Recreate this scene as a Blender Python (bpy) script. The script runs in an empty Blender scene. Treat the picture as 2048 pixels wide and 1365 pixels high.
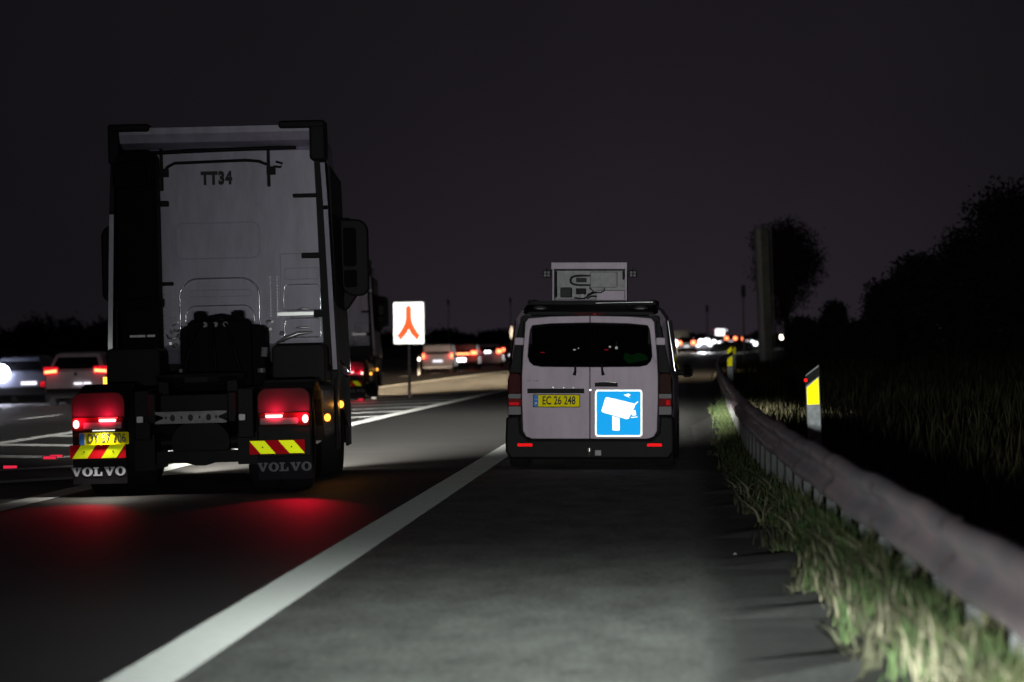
import bpy, bmesh, math, random
import numpy as np
from mathutils import Vector, Matrix

R = math.radians
random.seed(7)
rng = np.random.default_rng(11)
scene = bpy.context.scene
C = scene.collection

# ------------------------------------------------------------------ camera
cam_d = bpy.data.cameras.new("camera")
cam = bpy.data.objects.new("camera", cam_d)
C.objects.link(cam)
cam.location = (0, 0, 1.48)
cam.rotation_euler = (R(90), 0, 0)
cam_d.sensor_width = 36.0
cam_d.lens = 123.05
cam_d.shift_x = -0.1641
cam_d.shift_y = -0.0012
cam_d.clip_start = 0.2
cam_d.clip_end = 6000
cam_d.dof.use_dof = True
cam_d.dof.focus_distance = 40.0
cam_d.dof.aperture_fstop = 2.6
scene.camera = cam

# ------------------------------------------------------------------ view
scene.view_settings.view_transform = 'Standard'
scene.view_settings.look = 'None'
scene.view_settings.exposure = 0.0
scene.view_settings.gamma = 1.0
scene.render.engine = 'CYCLES'
scene.cycles.use_denoising = True
scene.cycles.max_bounces = 5
scene.cycles.sample_clamp_indirect = 4.0

# ------------------------------------------------------------------ night sky
world = bpy.data.worlds.new("World")
scene.world = world
world.use_nodes = True
wn, wl = world.node_tree.nodes, world.node_tree.links
wn.clear()


def nd(tree, t, **kw):
    n = tree.nodes.new(t)
    for k, v in kw.items():
        setattr(n, k, v)
    return n


def mth(tree, op, a, b=None, clamp=False):
    n = tree.nodes.new('ShaderNodeMath')
    n.operation = op
    n.use_clamp = clamp
    for i, v in enumerate((a, b)):
        if v is None:
            continue
        if isinstance(v, (int, float)):
            n.inputs[i].default_value = v
        else:
            tree.links.new(v, n.inputs[i])
    return n.outputs[0]


wt = world.node_tree
tc = nd(wt, 'ShaderNodeTexCoord')
sp = nd(wt, 'ShaderNodeSeparateXYZ')
wl.new(tc.outputs['Generated'], sp.inputs[0])
# town glow low over the road ahead, darker up and to the sides
el = mth(wt, 'MAXIMUM', sp.outputs['Z'], 0.0)
gl_e = mth(wt, 'POWER', 2.718, mth(wt, 'MULTIPLY', el, -10.0))
az = mth(wt, 'DIVIDE', mth(wt, 'ADD', sp.outputs['X'], 0.005), 0.135)
gl_a = mth(wt, 'POWER', 2.718, mth(wt, 'MULTIPLY', mth(wt, 'MULTIPLY', az, az), -1.0))
fwd = mth(wt, 'GREATER_THAN', sp.outputs['Y'], 0.0)
glow = mth(wt, 'MULTIPLY', mth(wt, 'MULTIPLY', gl_e, gl_a), fwd)
base = nd(wt, 'ShaderNodeRGB')
base.outputs[0].default_value = (0.0054, 0.0047, 0.0060, 1)
gcol = nd(wt, 'ShaderNodeRGB')
gcol.outputs[0].default_value = (0.0142, 0.0108, 0.0150, 1)
wsk = nd(wt, 'ShaderNodeTexNoise')
wsk.inputs['Scale'].default_value = 9.0
wsk.inputs['Detail'].default_value = 3.0
wl.new(tc.outputs['Generated'], wsk.inputs['Vector'])
cl = mth(wt, 'ADD', mth(wt, 'MULTIPLY', wsk.outputs[0], 0.5), 0.75)
sc1 = nd(wt, 'ShaderNodeVectorMath', operation='SCALE')
wl.new(gcol.outputs[0], sc1.inputs[0])
wl.new(glow, sc1.inputs['Scale'])
add = nd(wt, 'ShaderNodeVectorMath', operation='ADD')
wl.new(base.outputs[0], add.inputs[0])
wl.new(sc1.outputs[0], add.inputs[1])
sc2 = nd(wt, 'ShaderNodeVectorMath', operation='SCALE')
wl.new(add.outputs[0], sc2.inputs[0])
wl.new(cl, sc2.inputs['Scale'])
bg = nd(wt, 'ShaderNodeBackground')
wl.new(sc2.outputs[0], bg.inputs['Color'])
bg.inputs['Strength'].default_value = 1.0
wo = nd(wt, 'ShaderNodeOutputWorld')
wl.new(bg.outputs[0], wo.inputs['Surface'])


# ------------------------------------------------------------------ lamps
def head_lamp(name, loc, power, low=1.0, stray=0.128, cut0=-2.05, cut1=-3.25, az0=0.0, azs=7.5,
              color=(0.93, 1.0, 0.95), yaw=0.0, parent=None, radius=0.06, strays=9.0, saz0=0.3, sazs=7.4, even=1.6):
    """A dipped car headlamp: strong beam under the cut-off, weak light above it."""
    d = bpy.data.lights.new(name, 'POINT')
    d.energy = power
    d.color = color
    d.shadow_soft_size = radius
    d.use_nodes = True
    t = d.node_tree
    t.nodes.clear()
    tcn = nd(t, 'ShaderNodeTexCoord')
    s = nd(t, 'ShaderNodeSeparateXYZ')
    t.links.new(tcn.outputs['Normal'], s.inputs[0])
    # elevation and azimuth of the ray in degrees, about local +Y
    ys = s.outputs['Y']
    e = mth(t, 'MULTIPLY', mth(t, 'DIVIDE', s.outputs['Z'], ys), 57.3)
    a = mth(t, 'MULTIPLY', mth(t, 'DIVIDE', s.outputs['X'], ys), 57.3)
    mr = nd(t, 'ShaderNodeMapRange', interpolation_type='SMOOTHSTEP')
    t.links.new(e, mr.inputs[0])
    mr.inputs[1].default_value = cut1
    mr.inputs[2].default_value = cut0
    mr.inputs[3].default_value = low
    mr.inputs[4].default_value = 0.0
    def gauss(c, w):
        an = mth(t, 'DIVIDE', mth(t, 'SUBTRACT', a, c), w)
        return mth(t, 'POWER', 2.718, mth(t, 'MULTIPLY', mth(t, 'MULTIPLY', an, an), -1.0))
    lev = mth(t, 'POWER', mth(t, 'MINIMUM', mth(t, 'DIVIDE', cut1, mth(t, 'MINIMUM', e, -0.05)), 1.0), even)
    main = mth(t, 'MULTIPLY', mth(t, 'MULTIPLY', mr.outputs[0], lev), gauss(az0, azs))
    en = mth(t, 'DIVIDE', e, strays)
    ge = mth(t, 'POWER', 2.718, mth(t, 'MULTIPLY', mth(t, 'MULTIPLY', en, en), -1.0))
    sty = mth(t, 'MULTIPLY', mth(t, 'MULTIPLY', ge, gauss(saz0, sazs)), stray)
    tot = mth(t, 'MULTIPLY', mth(t, 'ADD', main, sty), mth(t, 'GREATER_THAN', ys, 0.0))   # forwards only
    em = nd(t, 'ShaderNodeEmission')
    em.inputs['Color'].default_value = (1, 1, 1, 1)
    t.links.new(tot, em.inputs['Strength'])
    out = nd(t, 'ShaderNodeOutputLight')
    t.links.new(em.outputs[0], out.inputs[0])
    o = bpy.data.objects.new(name, d)
    C.objects.link(o)
    o.location = loc
    o.rotation_euler = (0, 0, yaw)
    o.visible_camera = False
    if parent:
        o.parent = parent
    return o


def glow_lamp(name, loc, power, color, parent=None, radius=0.03, spot=None, rot=None):
    d = bpy.data.lights.new(name, 'SPOT' if spot else 'POINT')
    d.energy = power
    d.color = color
    d.shadow_soft_size = radius
    if spot:
        d.spot_size = R(spot)
        d.spot_blend = 1.0
    o = bpy.data.objects.new(name, d)
    C.objects.link(o)
    o.location = loc
    if rot:
        o.rotation_euler = rot
    if parent:
        o.parent = parent
    return o


# the headlamps of the car the picture is taken from
OWN_P = 46000.0
head_lamp("headlamp", (-0.95, 1.6, 0.91), OWN_P)
head_lamp("headlamp", (0.40, 1.6, 0.91), OWN_P)


# dipped headlamps of the car following in the lane beyond the truck (out of the picture on the left)
for x in (-18.0, -16.8):
    head_lamp("following_headlamp", (x, 66.0, 0.25), 12000, low=2.5, stray=.05, cut0=-.4, cut1=-1.2, azs=14, az0=2, saz0=0, sazs=12, color=(1, .90, .92), even=1.5)


# ------------------------------------------------------------------ materials
def mat(name, color=(0.5, 0.5, 0.5), rough=0.5, metal=0.0, coat=0.0, spec=0.5, noise=0.0, nscale=8.0,
        bump=0.0, bscale=60.0, color2=None, stretch=0.0):
    m = bpy.data.materials.new(name)
    m.use_nodes = True
    t = m.node_tree
    p = t.nodes['Principled BSDF']
    p.inputs['Base Color'].default_value = (*color, 1)
    p.inputs['Roughness'].default_value = rough
    p.inputs['Metallic'].default_value = metal
    p.inputs['Coat Weight'].default_value = coat
    p.inputs['Coat Roughness'].default_value = 0.08
    p.inputs['Specular IOR Level'].default_value = spec
    if noise > 0 or color2 or bump > 0:
        tcn = nd(t, 'ShaderNodeTexCoord')
        if noise > 0 or color2:
            if stretch:
                mp = nd(t, 'ShaderNodeMapping')
                mp.inputs['Scale'].default_value = (1.0, 1.0, stretch)
                t.links.new(tcn.outputs['Object'], mp.inputs[0])
            nz = nd(t, 'ShaderNodeTexNoise')
            nz.inputs['Scale'].default_value = nscale
            nz.inputs['Detail'].default_value = 6
            nz.inputs['Roughness'].default_value = 0.65
            t.links.new(mp.outputs[0] if stretch else tcn.outputs['Object'], nz.inputs['Vector'])
            mx = nd(t, 'ShaderNodeMix', data_type='RGBA')
            c2 = color2 if color2 else tuple(c * (1 - noise) for c in color)
            mr = nd(t, 'ShaderNodeMapRange')
            t.links.new(nz.outputs[0], mr.inputs[0])
            mr.inputs[1].default_value = 0.35
            mr.inputs[2].default_value = 0.65
            t.links.new(mr.outputs[0], mx.inputs[0])
            mx.inputs[6].default_value = (*color, 1)
            mx.inputs[7].default_value = (*c2, 1)
            t.links.new(mx.outputs[2], p.inputs['Base Color'])
        if bump > 0:
            nb = nd(t, 'ShaderNodeTexNoise')
            nb.inputs['Scale'].default_value = bscale
            nb.inputs['Detail'].default_value = 4
            t.links.new(tcn.outputs['Object'], nb.inputs['Vector'])
            bp = nd(t, 'ShaderNodeBump')
            bp.inputs['Strength'].default_value = bump
            bp.inputs['Distance'].default_value = 0.01
            t.links.new(nb.outputs[0], bp.inputs['Height'])
            t.links.new(bp.outputs[0], p.inputs['Normal'])
    return m


def lit(name, color, strength):
    m = bpy.data.materials.new(name)
    m.use_nodes = True
    t = m.node_tree
    t.nodes.clear()
    e = nd(t, 'ShaderNodeEmission')
    e.inputs[0].default_value = (*color, 1)
    e.inputs[1].default_value = strength
    o = nd(t, 'ShaderNodeOutputMaterial')
    t.links.new(e.outputs[0], o.inputs[0])
    return m


def retro(name, color, gain=0.35, rough=0.45, dcol=None):
    """Reflective sheeting: a diffuse face plus a lobe that sends light back towards its source
    (a microfacet lobe about the incoming direction), so it shines only by the headlamps on it."""
    m = bpy.data.materials.new(name)
    m.use_nodes = True
    t = m.node_tree
    t.nodes.clear()
    d = nd(t, 'ShaderNodeBsdfDiffuse')
    d.inputs[0].default_value = (*(dcol or color), 1)
    g = nd(t, 'ShaderNodeBsdfAnisotropic')
    g.inputs['Color'].default_value = (*color, 1)
    g.inputs['Roughness'].default_value = rough
    ge = nd(t, 'ShaderNodeNewGeometry')
    t.links.new(ge.outputs['Incoming'], g.inputs['Normal'])
    mx = nd(t, 'ShaderNodeMixShader')
    mx.inputs[0].default_value = gain
    t.links.new(d.outputs[0], mx.inputs[1])
    t.links.new(g.outputs[0], mx.inputs[2])
    o = nd(t, 'ShaderNodeOutputMaterial')
    t.links.new(mx.outputs[0], o.inputs[0])
    return m


def glass_mat(name, tint=(0.25, 0.25, 0.27), gloss=0.12):
    m = bpy.data.materials.new(name)
    m.use_nodes = True
    t = m.node_tree
    t.nodes.clear()
    a = nd(t, 'ShaderNodeBsdfTransparent')
    a.inputs[0].default_value = (*tint, 1)
    g = nd(t, 'ShaderNodeBsdfGlossy')
    g.inputs['Roughness'].default_value = 0.03
    mx = nd(t, 'ShaderNodeMixShader')
    mx.inputs[0].default_value = gloss
    o = nd(t, 'ShaderNodeOutputMaterial')
    t.links.new(a.outputs[0], mx.inputs[1])
    t.links.new(g.outputs[0], mx.inputs[2])
    t.links.new(mx.outputs[0], o.inputs[0])
    return m


def road_mat():
    """Dark lane asphalt, paler past a slanting edge where lit road is painted in, with worn wheel tracks."""
    m = bpy.data.materials.new("lane_asphalt")
    m.use_nodes = True
    t = m.node_tree
    p = t.nodes['Principled BSDF']
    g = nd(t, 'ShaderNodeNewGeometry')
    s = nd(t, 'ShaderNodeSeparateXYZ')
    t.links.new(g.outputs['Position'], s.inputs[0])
    joint = mth(t, 'SUBTRACT', s.outputs['Y'], mth(t, 'ADD', mth(t, 'MULTIPLY', s.outputs['X'], 1.11), 40.5))  # edge of the lit road, painted as a step in asphalt tone
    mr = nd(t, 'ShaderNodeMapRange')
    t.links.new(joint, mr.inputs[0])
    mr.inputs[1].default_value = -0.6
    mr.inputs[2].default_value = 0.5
    n1 = nd(t, 'ShaderNodeTexNoise')
    n1.inputs['Scale'].default_value = 0.6
    n1.inputs['Detail'].default_value = 8
    n1.inputs['Roughness'].default_value = 0.7
    t.links.new(g.outputs['Position'], n1.inputs['Vector'])
    n2 = nd(t, 'ShaderNodeTexNoise')
    n2.inputs['Scale'].default_value = 55.0
    n2.inputs['Detail'].default_value = 3
    t.links.new(g.outputs['Position'], n2.inputs['Vector'])
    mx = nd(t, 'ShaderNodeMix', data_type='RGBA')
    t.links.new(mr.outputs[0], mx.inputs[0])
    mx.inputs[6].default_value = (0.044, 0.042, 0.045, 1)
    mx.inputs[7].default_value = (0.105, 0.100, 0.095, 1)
    k = mth(t, 'ADD', mth(t, 'MULTIPLY', n1.outputs[0], 0.7), mth(t, 'MULTIPLY', n2.outputs[0], 0.8))
    k = mth(t, 'ADD', k, 0.25)
    sc = nd(t, 'ShaderNodeVectorMath', operation='SCALE')
    t.links.new(mx.outputs[2], sc.inputs[0])
    t.links.new(k, sc.inputs['Scale'])
    t.links.new(sc.outputs[0], p.inputs['Base Color'])
    p.inputs['Roughness'].default_value = 0.62
    bp = nd(t, 'ShaderNodeBump')
    bp.inputs['Strength'].default_value = 0.5
    bp.inputs['Distance'].default_value = 0.006
    t.links.new(n2.outputs[0], bp.inputs['Height'])
    t.links.new(bp.outputs[0], p.inputs['Normal'])
    return m


def shoulder_mat():
    """Pale worn shoulder asphalt with darker patches and a dark band of tar and dirt along its outer edge."""
    m = bpy.data.materials.new("shoulder_asphalt")
    m.use_nodes = True
    t = m.node_tree
    p = t.nodes['Principled BSDF']
    g = nd(t, 'ShaderNodeNewGeometry')
    s = nd(t, 'ShaderNodeSeparateXYZ')
    t.links.new(g.outputs['Position'], s.inputs[0])
    mp = nd(t, 'ShaderNodeMapping')
    mp.inputs['Scale'].default_value = (1.0, 0.35, 1.0)
    t.links.new(g.outputs['Position'], mp.inputs[0])
    n1 = nd(t, 'ShaderNodeTexNoise')
    n1.inputs['Scale'].default_value = 2.6
    n1.inputs['Detail'].default_value = 9
    n1.inputs['Roughness'].default_value = 0.72
    t.links.new(mp.outputs[0], n1.inputs['Vector'])
    n2 = nd(t, 'ShaderNodeTexNoise')
    n2.inputs['Scale'].default_value = 26.0
    n2.inputs['Detail'].default_value = 6
    n2.inputs['Roughness'].default_value = 0.75
    t.links.new(g.outputs['Position'], n2.inputs['Vector'])
    # dirty outer band from x = 0.2 m outwards
    xe = mth(t, 'ADD', s.outputs['X'], mth(t, 'MULTIPLY', mth(t, 'SUBTRACT', n1.outputs[0], 0.5), 0.7))
    mr = nd(t, 'ShaderNodeMapRange', interpolation_type='SMOOTHSTEP')
    t.links.new(xe, mr.inputs[0])
    mr.inputs[1].default_value = 0.05
    mr.inputs[2].default_value = 0.35
    mr.inputs[3].default_value = 1.0
    mr.inputs[4].default_value = 0.22
    k = mth(t, 'ADD', mth(t, 'MULTIPLY', n1.outputs[0], 2.2), mth(t, 'MULTIPLY', n2.outputs[0], 3.4))
    k = mth(t, 'MAXIMUM', mth(t, 'SUBTRACT', k, 1.85), 0.12)
    k = mth(t, 'MULTIPLY', k, mr.outputs[0])
    sc = nd(t, 'ShaderNodeVectorMath', operation='SCALE')
    sc.inputs[0].default_value = (0.235, 0.245, 0.230)
    t.links.new(k, sc.inputs['Scale'])
    t.links.new(sc.outputs[0], p.inputs['Base Color'])
    p.inputs['Roughness'].default_value = 0.8
    bp = nd(t, 'ShaderNodeBump')
    bp.inputs['Strength'].default_value = 0.6
    bp.inputs['Distance'].default_value = 0.006
    t.links.new(n2.outputs[0], bp.inputs['Height'])
    t.links.new(bp.outputs[0], p.inputs['Normal'])
    return m


def line_mat(name, c1, c2):
    m = retro(name, (0.80, 0.82, 0.80), gain=0.04, rough=0.5, dcol=(0.62, 0.64, 0.62))
    t = m.node_tree
    d = [n for n in t.nodes if n.type == 'BSDF_DIFFUSE'][0]
    g = nd(t, 'ShaderNodeNewGeometry')
    n = nd(t, 'ShaderNodeTexNoise')
    n.inputs['Scale'].default_value = 9.0
    n.inputs['Detail'].default_value = 8
    n.inputs['Roughness'].default_value = 0.75
    t.links.new(g.outputs['Position'], n.inputs['Vector'])
    mr = nd(t, 'ShaderNodeMapRange')
    t.links.new(n.outputs[0], mr.inputs[0])
    mr.inputs[1].default_value = 0.38
    mr.inputs[2].default_value = 0.52
    mx = nd(t, 'ShaderNodeMix', data_type='RGBA')
    t.links.new(mr.outputs[0], mx.inputs[0])
    mx.inputs[6].default_value = (*c1, 1)
    mx.inputs[7].default_value = (*c2, 1)
    t.links.new(mx.outputs[2], d.inputs[0])
    return m


M = dict(
    gloss_cab=mat("glossy_cab_paint", (0.66, 0.65, 0.74), 0.10, spec=1.0, coat=1.0),
    soot=mat("matt_black_plastic", (0.0045, 0.0042, 0.0045), 0.75, spec=0.15),
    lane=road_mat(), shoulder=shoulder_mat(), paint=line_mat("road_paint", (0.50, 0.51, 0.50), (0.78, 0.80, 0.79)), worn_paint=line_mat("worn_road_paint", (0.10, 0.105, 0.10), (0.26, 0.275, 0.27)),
    soil=mat("verge_soil", (0.030, 0.032, 0.016), 0.9, noise=0.6, nscale=0.8, bump=0.6, bscale=12),
    white_cab=mat("white_cab_paint", (0.68, 0.61, 0.79), 0.42, coat=0.15, noise=0.26, nscale=5, stretch=0.22, bump=0.12, bscale=3.0),
    white_van=mat("white_van_paint", (0.85, 0.69, 0.85), 0.5, coat=0.0, spec=0.3, noise=0.20, nscale=4, stretch=0.35, bump=0.06, bscale=4.0),
    black=mat("black_plastic", (0.007, 0.0065, 0.007), 0.6, noise=0.4, nscale=9, spec=0.25),
    dark=mat("dark_steel", (0.0075, 0.007, 0.0075), 0.6, spec=0.25, noise=0.4, nscale=12),
    rubber=mat("tyre_rubber", (0.008, 0.0075, 0.008), 0.85, bump=0.3, bscale=40),
    guard=mat("mudguard_plastic", (0.014, 0.012, 0.013), 0.6, spec=0.25, noise=0.4, nscale=5),
    flap=mat("mud_flap_rubber", (0.016, 0.013, 0.018), 0.75, spec=0.2),
    letter=mat("flap_letters", (0.80, 0.80, 0.90), 0.6), letter_worn=mat("worn_flap_letters", (0.22, 0.22, 0.25), 0.7),
    ink=mat("black_letters", (0.012, 0.012, 0.014), 0.6),
    steel=mat("galvanised_steel", (0.90, 0.70, 0.75), 0.55, metal=0.1, color2=(0.55, 0.52, 0.58), nscale=1.1, bump=0.25, bscale=9),
    postst=mat("post_steel", (0.085, 0.088, 0.088), 0.7, metal=0.1, noise=0.3, nscale=6),
    colst=mat("column_steel", (0.20, 0.215, 0.20), 0.7, noise=0.5, nscale=3),
    joint=mat("rail_joint_steel", (0.70, 0.56, 0.60), 0.6, metal=0.15, noise=0.5, nscale=6),
    chrome_bead=mat("polished_bead", (0.80, 0.78, 0.82), 0.16, metal=0.9),
    alu=mat("bare_aluminium", (0.85, 0.83, 0.82), 0.38, metal=0.9),
    grey=mat("grey_steel", (0.30, 0.29, 0.30), 0.5, metal=0.3, noise=0.3, nscale=14),
    chrome=mat("chrome", (0.8, 0.8, 0.82), 0.12, metal=1.0),
    mirror=mat("mirror_glass", (0.10, 0.10, 0.11), 0.12, metal=1.0),
    red_lens=mat("red_lens", (0.26, 0.010, 0.012), 0.5, spec=0.08),
    dred_lens=mat("dark_red_lens", (0.075, 0.006, 0.008), 0.5, spec=0.08),
    clear_lens=mat("clear_lens", (0.30, 0.28, 0.30), 0.5, spec=0.1),
    amber_lens=mat("amber_lens", (0.045, 0.014, 0.010), 0.5, spec=0.08),
    tint=glass_mat("tinted_glass", (0.45, 0.45, 0.46), 0.05),
    darkglass=mat("dark_car_glass", (0.008, 0.008, 0.010), 0.08, spec=0.3),
    pillar=mat("dark_pillar_trim", (0.010, 0.009, 0.012), 0.5, spec=0.1),
    r_white=retro("white_sheeting", (1.0, 0.98, 0.95), 0.3, 0.33),
    r_sign=retro("sign_white_sheeting", (1.0, 0.97, 0.93), 0.42, 0.22),
    r_orange=retro("orange_sheeting", (0.95, 0.12, 0.03), 0.42, 0.24),
    r_blue=retro("blue_sheeting", (0.010, 0.30, 0.72), 0.4, 0.36),
    r_yellow=retro("yellow_sheeting", (0.85, 0.74, 0.006), 0.36, 0.36),
    r_haz=retro("hazard_yellow_sheeting", (0.74, 0.80, 0.012), 0.6, 0.4),
    r_red=retro("red_sheeting", (0.55, 0.008, 0.015), 0.2, 0.42),
    r_plate=retro("plate_yellow", (0.62, 0.52, 0.006), 0.22, 0.42),
    r_pblue=retro("plate_blue", (0.05, 0.16, 0.50), 0.2, 0.42),
    r_dimwhite=retro("plate_white", (0.8, 0.8, 0.8), 0.1, 0.45),
    r_reflector=retro("red_reflector", (0.85, 0.01, 0.012), 0.5, 0.4),
    e_brake=lit("brake_light_core", (1.0, 0.55, 0.50), 3.0),
    e_tail=lit("tail_light_red", (1.0, 0.03, 0.04), 2.6),
    e_tail_hot=lit("tail_light_hot", (1.0, 0.25, 0.09), 4.6),
    e_dimred=lit("tail_light_dim", (1.0, 0.02, 0.03), 0.30),
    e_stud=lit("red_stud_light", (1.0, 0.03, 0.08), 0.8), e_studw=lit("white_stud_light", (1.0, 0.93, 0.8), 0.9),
    e_glare=lit("glaring_white_lamp", (0.80, 0.84, 1.0), 40.0),
    e_lens=lit("tail_lens_halo", (1.0, 0.010, 0.03), 0.85),
    e_amber=lit("amber_marker", (1.0, 0.42, 0.05), 2.6),
    e_white=lit("headlight_white", (0.92, 0.95, 1.0), 7.0),
    e_warm=lit("headlight_warm", (1.0, 0.90, 0.72), 8.0),
    e_platew=lit("lit_plate", (0.95, 0.92, 1.0), 1.4),
    e_sign=lit("lit_sign_face", (0.96, 0.98, 1.0), 2.2),
    e_green=lit("green_screen", (0.05, 0.42, 0.08), 0.09),
    e_spot=lit("glow_spot", (1.0, 1.0, 0.9), 1.2),
    e_rspot=lit("red_glow_spot", (1.0, 0.03, 0.06), 0.7),
    silver=mat("silver_car_paint", (0.42, 0.42, 0.46), 0.35, metal=0.4, coat=0.5),
    whitecar=mat("white_car_paint", (0.62, 0.55, 0.58), 0.35, coat=0.5),
    darkcar=mat("dark_car_paint", (0.030, 0.028, 0.032), 0.35, metal=0.3, coat=0.5),
    bluegrey=mat("blue_grey_car_paint", (0.16, 0.17, 0.22), 0.35, metal=0.3, coat=0.5),
    redcar=mat("red_car_paint", (0.30, 0.03, 0.04), 0.35, coat=0.5),
    cream=mat("cream_paint", (0.60, 0.52, 0.36), 0.5),
    bark=mat("bark", (0.045, 0.036, 0.028), 0.9, noise=0.5, nscale=6),
    leaf=mat("leaf", (0.022, 0.026, 0.013), 0.7, noise=0.5, nscale=1.5),
    leaf_d=mat("dark_leaf", (0.014, 0.017, 0.010), 0.75, noise=0.5, nscale=1.5),
    grassg=mat("green_grass", (0.030, 0.060, 0.019), 0.8, color2=(0.050, 0.052, 0.022), nscale=1.8, spec=0.2),
    grassd=mat("dry_grass", (0.052, 0.050, 0.030), 0.8, color2=(0.022, 0.026, 0.013), nscale=1.3, spec=0.2),
    grassb=mat("bank_grass", (0.11, 0.10, 0.052), 0.8, color2=(0.025, 0.028, 0.013), nscale=0.9, spec=0.2),
    straw=mat("pale_straw", (0.13, 0.12, 0.08), 0.8, spec=0.2),
    postwhite=mat("white_post_plastic", (0.78, 0.82, 0.86), 0.5, noise=0.5, nscale=14),
    pebble=mat("pale_pebble", (0.55, 0.54, 0.50), 0.8),
)


# ------------------------------------------------------------------ mesh helpers
class MB:
    def __init__(self):
        self.v, self.f, self.m, self.mats, self.s = [], [], [], [], []

    def mi(self, m):
        if m not in self.mats:
            self.mats.append(m)
        return self.mats.index(m)

    def add(self, verts, faces, m, smooth=False, T=None):
        o = len(self.v)
        if T is not None:
            verts = [tuple(T @ Vector(v)) for v in verts]
        self.v += [tuple(v) for v in verts]
        k = self.mi(m)
        for f in faces:
            self.f.append(tuple(o + i for i in f))
            self.m.append(k)
            self.s.append(smooth)
        return self

    def box(self, x0, x1, y0, y1, z0, z1, m, T=None):
        v = [(x0, y0, z0), (x1, y0, z0), (x1, y1, z0), (x0, y1, z0),
             (x0, y0, z1), (x1, y0, z1), (x1, y1, z1), (x0, y1, z1)]
        f = [(0, 3, 2, 1), (4, 5, 6, 7), (0, 1, 5, 4), (1, 2, 6, 5), (2, 3, 7, 6), (3, 0, 4, 7)]
        return self.add(v, f, m, T=T)

    def prism(self, poly, y0, y1, m, T=None, smooth=False):
        """poly: counter-clockwise in (x, z) seen from -y; extruded from y0 to y1."""
        n = len(poly)
        v = [(x, y0, z) for x, z in poly] + [(x, y1, z) for x, z in poly]
        f = [tuple(range(n)), tuple(range(2 * n - 1, n - 1, -1))]
        f += [(i, i + n, (i + 1) % n + n, (i + 1) % n) for i in range(n)]
        return self.add(v, f, m, T=T, smooth=smooth)

    def ring(self, outer, inner, y0, y1, m, T=None):
        n = len(outer)
        v = [(x, y0, z) for x, z in outer] + [(x, y0, z) for x, z in inner]
        v += [(x, y1, z) for x, z in outer] + [(x, y1, z) for x, z in inner]
        f = []
        for i in range(n):
            j = (i + 1) % n
            f += [(i, j, n + j, n + i), (2 * n + j, 2 * n + i, 3 * n + i, 3 * n + j),
                  (j, i, 2 * n + i, 2 * n + j), (n + i, n + j, 3 * n + j, 3 * n + i)]
        return self.add(v, f, m, T=T)

    def cyl(self, p0, p1, r0, m, r1=None, n=16, cap=True, smooth=True):
        p0, p1 = Vector(p0), Vector(p1)
        r1 = r0 if r1 is None else r1
        d = (p1 - p0).normalized()
        u = d.orthogonal().normalized()
        w = d.cross(u)
        v = []
        for p, r in ((p0, r0), (p1, r1)):
            for i in range(n):
                a = 2 * math.pi * i / n
                v.append(p + (u * math.cos(a) + w * math.sin(a)) * r)
        f = [(i, (i + 1) % n, n + (i + 1) % n, n + i) for i in range(n)]
        self.add(v, f, m, smooth)
        if cap:
            self.add(v[:n], [tuple(range(n - 1, -1, -1))], m)
            self.add(v[n:], [tuple(range(n))], m)
        return self

    def tube(self, pts, r, m, n=8):
        pts = [Vector(p) for p in pts]
        rings = []
        for i, p in enumerate(pts):
            d = (pts[min(i + 1, len(pts) - 1)] - pts[max(i - 1, 0)]).normalized()
            up = Vector((0, 0, 1)) if abs(d.z) < 0.9 else Vector((1, 0, 0))
            u = d.cross(up).normalized()
            w = u.cross(d)
            rr = r[i] if isinstance(r, (list, tuple)) else r
            rings.append([p + (u * math.cos(2 * math.pi * k / n) + w * math.sin(2 * math.pi * k / n)) * rr for k in range(n)])
        return self.loft(rings, m, closed=True, caps=True)

    def loft(self, rings, m, closed=True, caps=True, smooth=True):
        n = len(rings[0])
        v = [tuple(p) for r in rings for p in r]
        f = []
        for i in range(len(rings) - 1):
            for k in range(n if closed else n - 1):
                k2 = (k + 1) % n
                f.append((i * n + k, i * n + k2, (i + 1) * n + k2, (i + 1) * n + k))
        self.add(v, f, m, smooth)
        if caps:
            self.add(rings[0], [tuple(range(n - 1, -1, -1))], m)
            self.add(rings[-1], [tuple(range(n))], m)
        return self

    def build(self, name, parent=None, bevel=0.0, seg=2, recalc=True, mat_=None):
        me = bpy.data.meshes.new(name)
        me.from_pydata(self.v, [], self.f)
        for m in self.mats:
            me.materials.append(M[m])
        me.polygons.foreach_set('material_index', self.m)
        me.polygons.foreach_set('use_smooth', self.s)
        if recalc:
            b = bmesh.new()
            b.from_mesh(me)
            bmesh.ops.recalc_face_normals(b, faces=b.faces)
            b.to_mesh(me)
            b.free()
        me.update()
        o = bpy.data.objects.new(name, me)
        C.objects.link(o)
        if parent:
            o.parent = parent
        if bevel > 0:
            w = o.modifiers.new("bevel", 'BEVEL')
            w.width = bevel
            w.segments = seg
            w.limit_method = 'ANGLE'
            w.angle_limit = R(40)
        return o


def rrect(x0, z0, x1, z1, r=0.02, n=5):
    """rounded rectangle, ccw in (x, z); r may be (bl, br, tr, tl)"""
    rs = r if isinstance(r, (tuple, list)) else (r,) * 4
    out = []
    for (cx, cz, sx, sz, a0), q in zip(((x0, z0, 1, 1, 180), (x1, z0, -1, 1, 270), (x1, z1, -1, -1, 0), (x0, z1, 1, -1, 90)), rs):
        for i in range(n + 1):
            a = R(a0 + 90 * i / n)
            out.append((cx + sx * q + q * math.cos(a), cz + sz * q + q * math.sin(a)))
    return out


def circ(cx, cz, rx, rz=None, n=20):
    rz = rx if rz is None else rz
    return [(cx + rx * math.cos(2 * math.pi * i / n), cz + rz * math.sin(2 * math.pi * i / n)) for i in range(n)]


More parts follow.
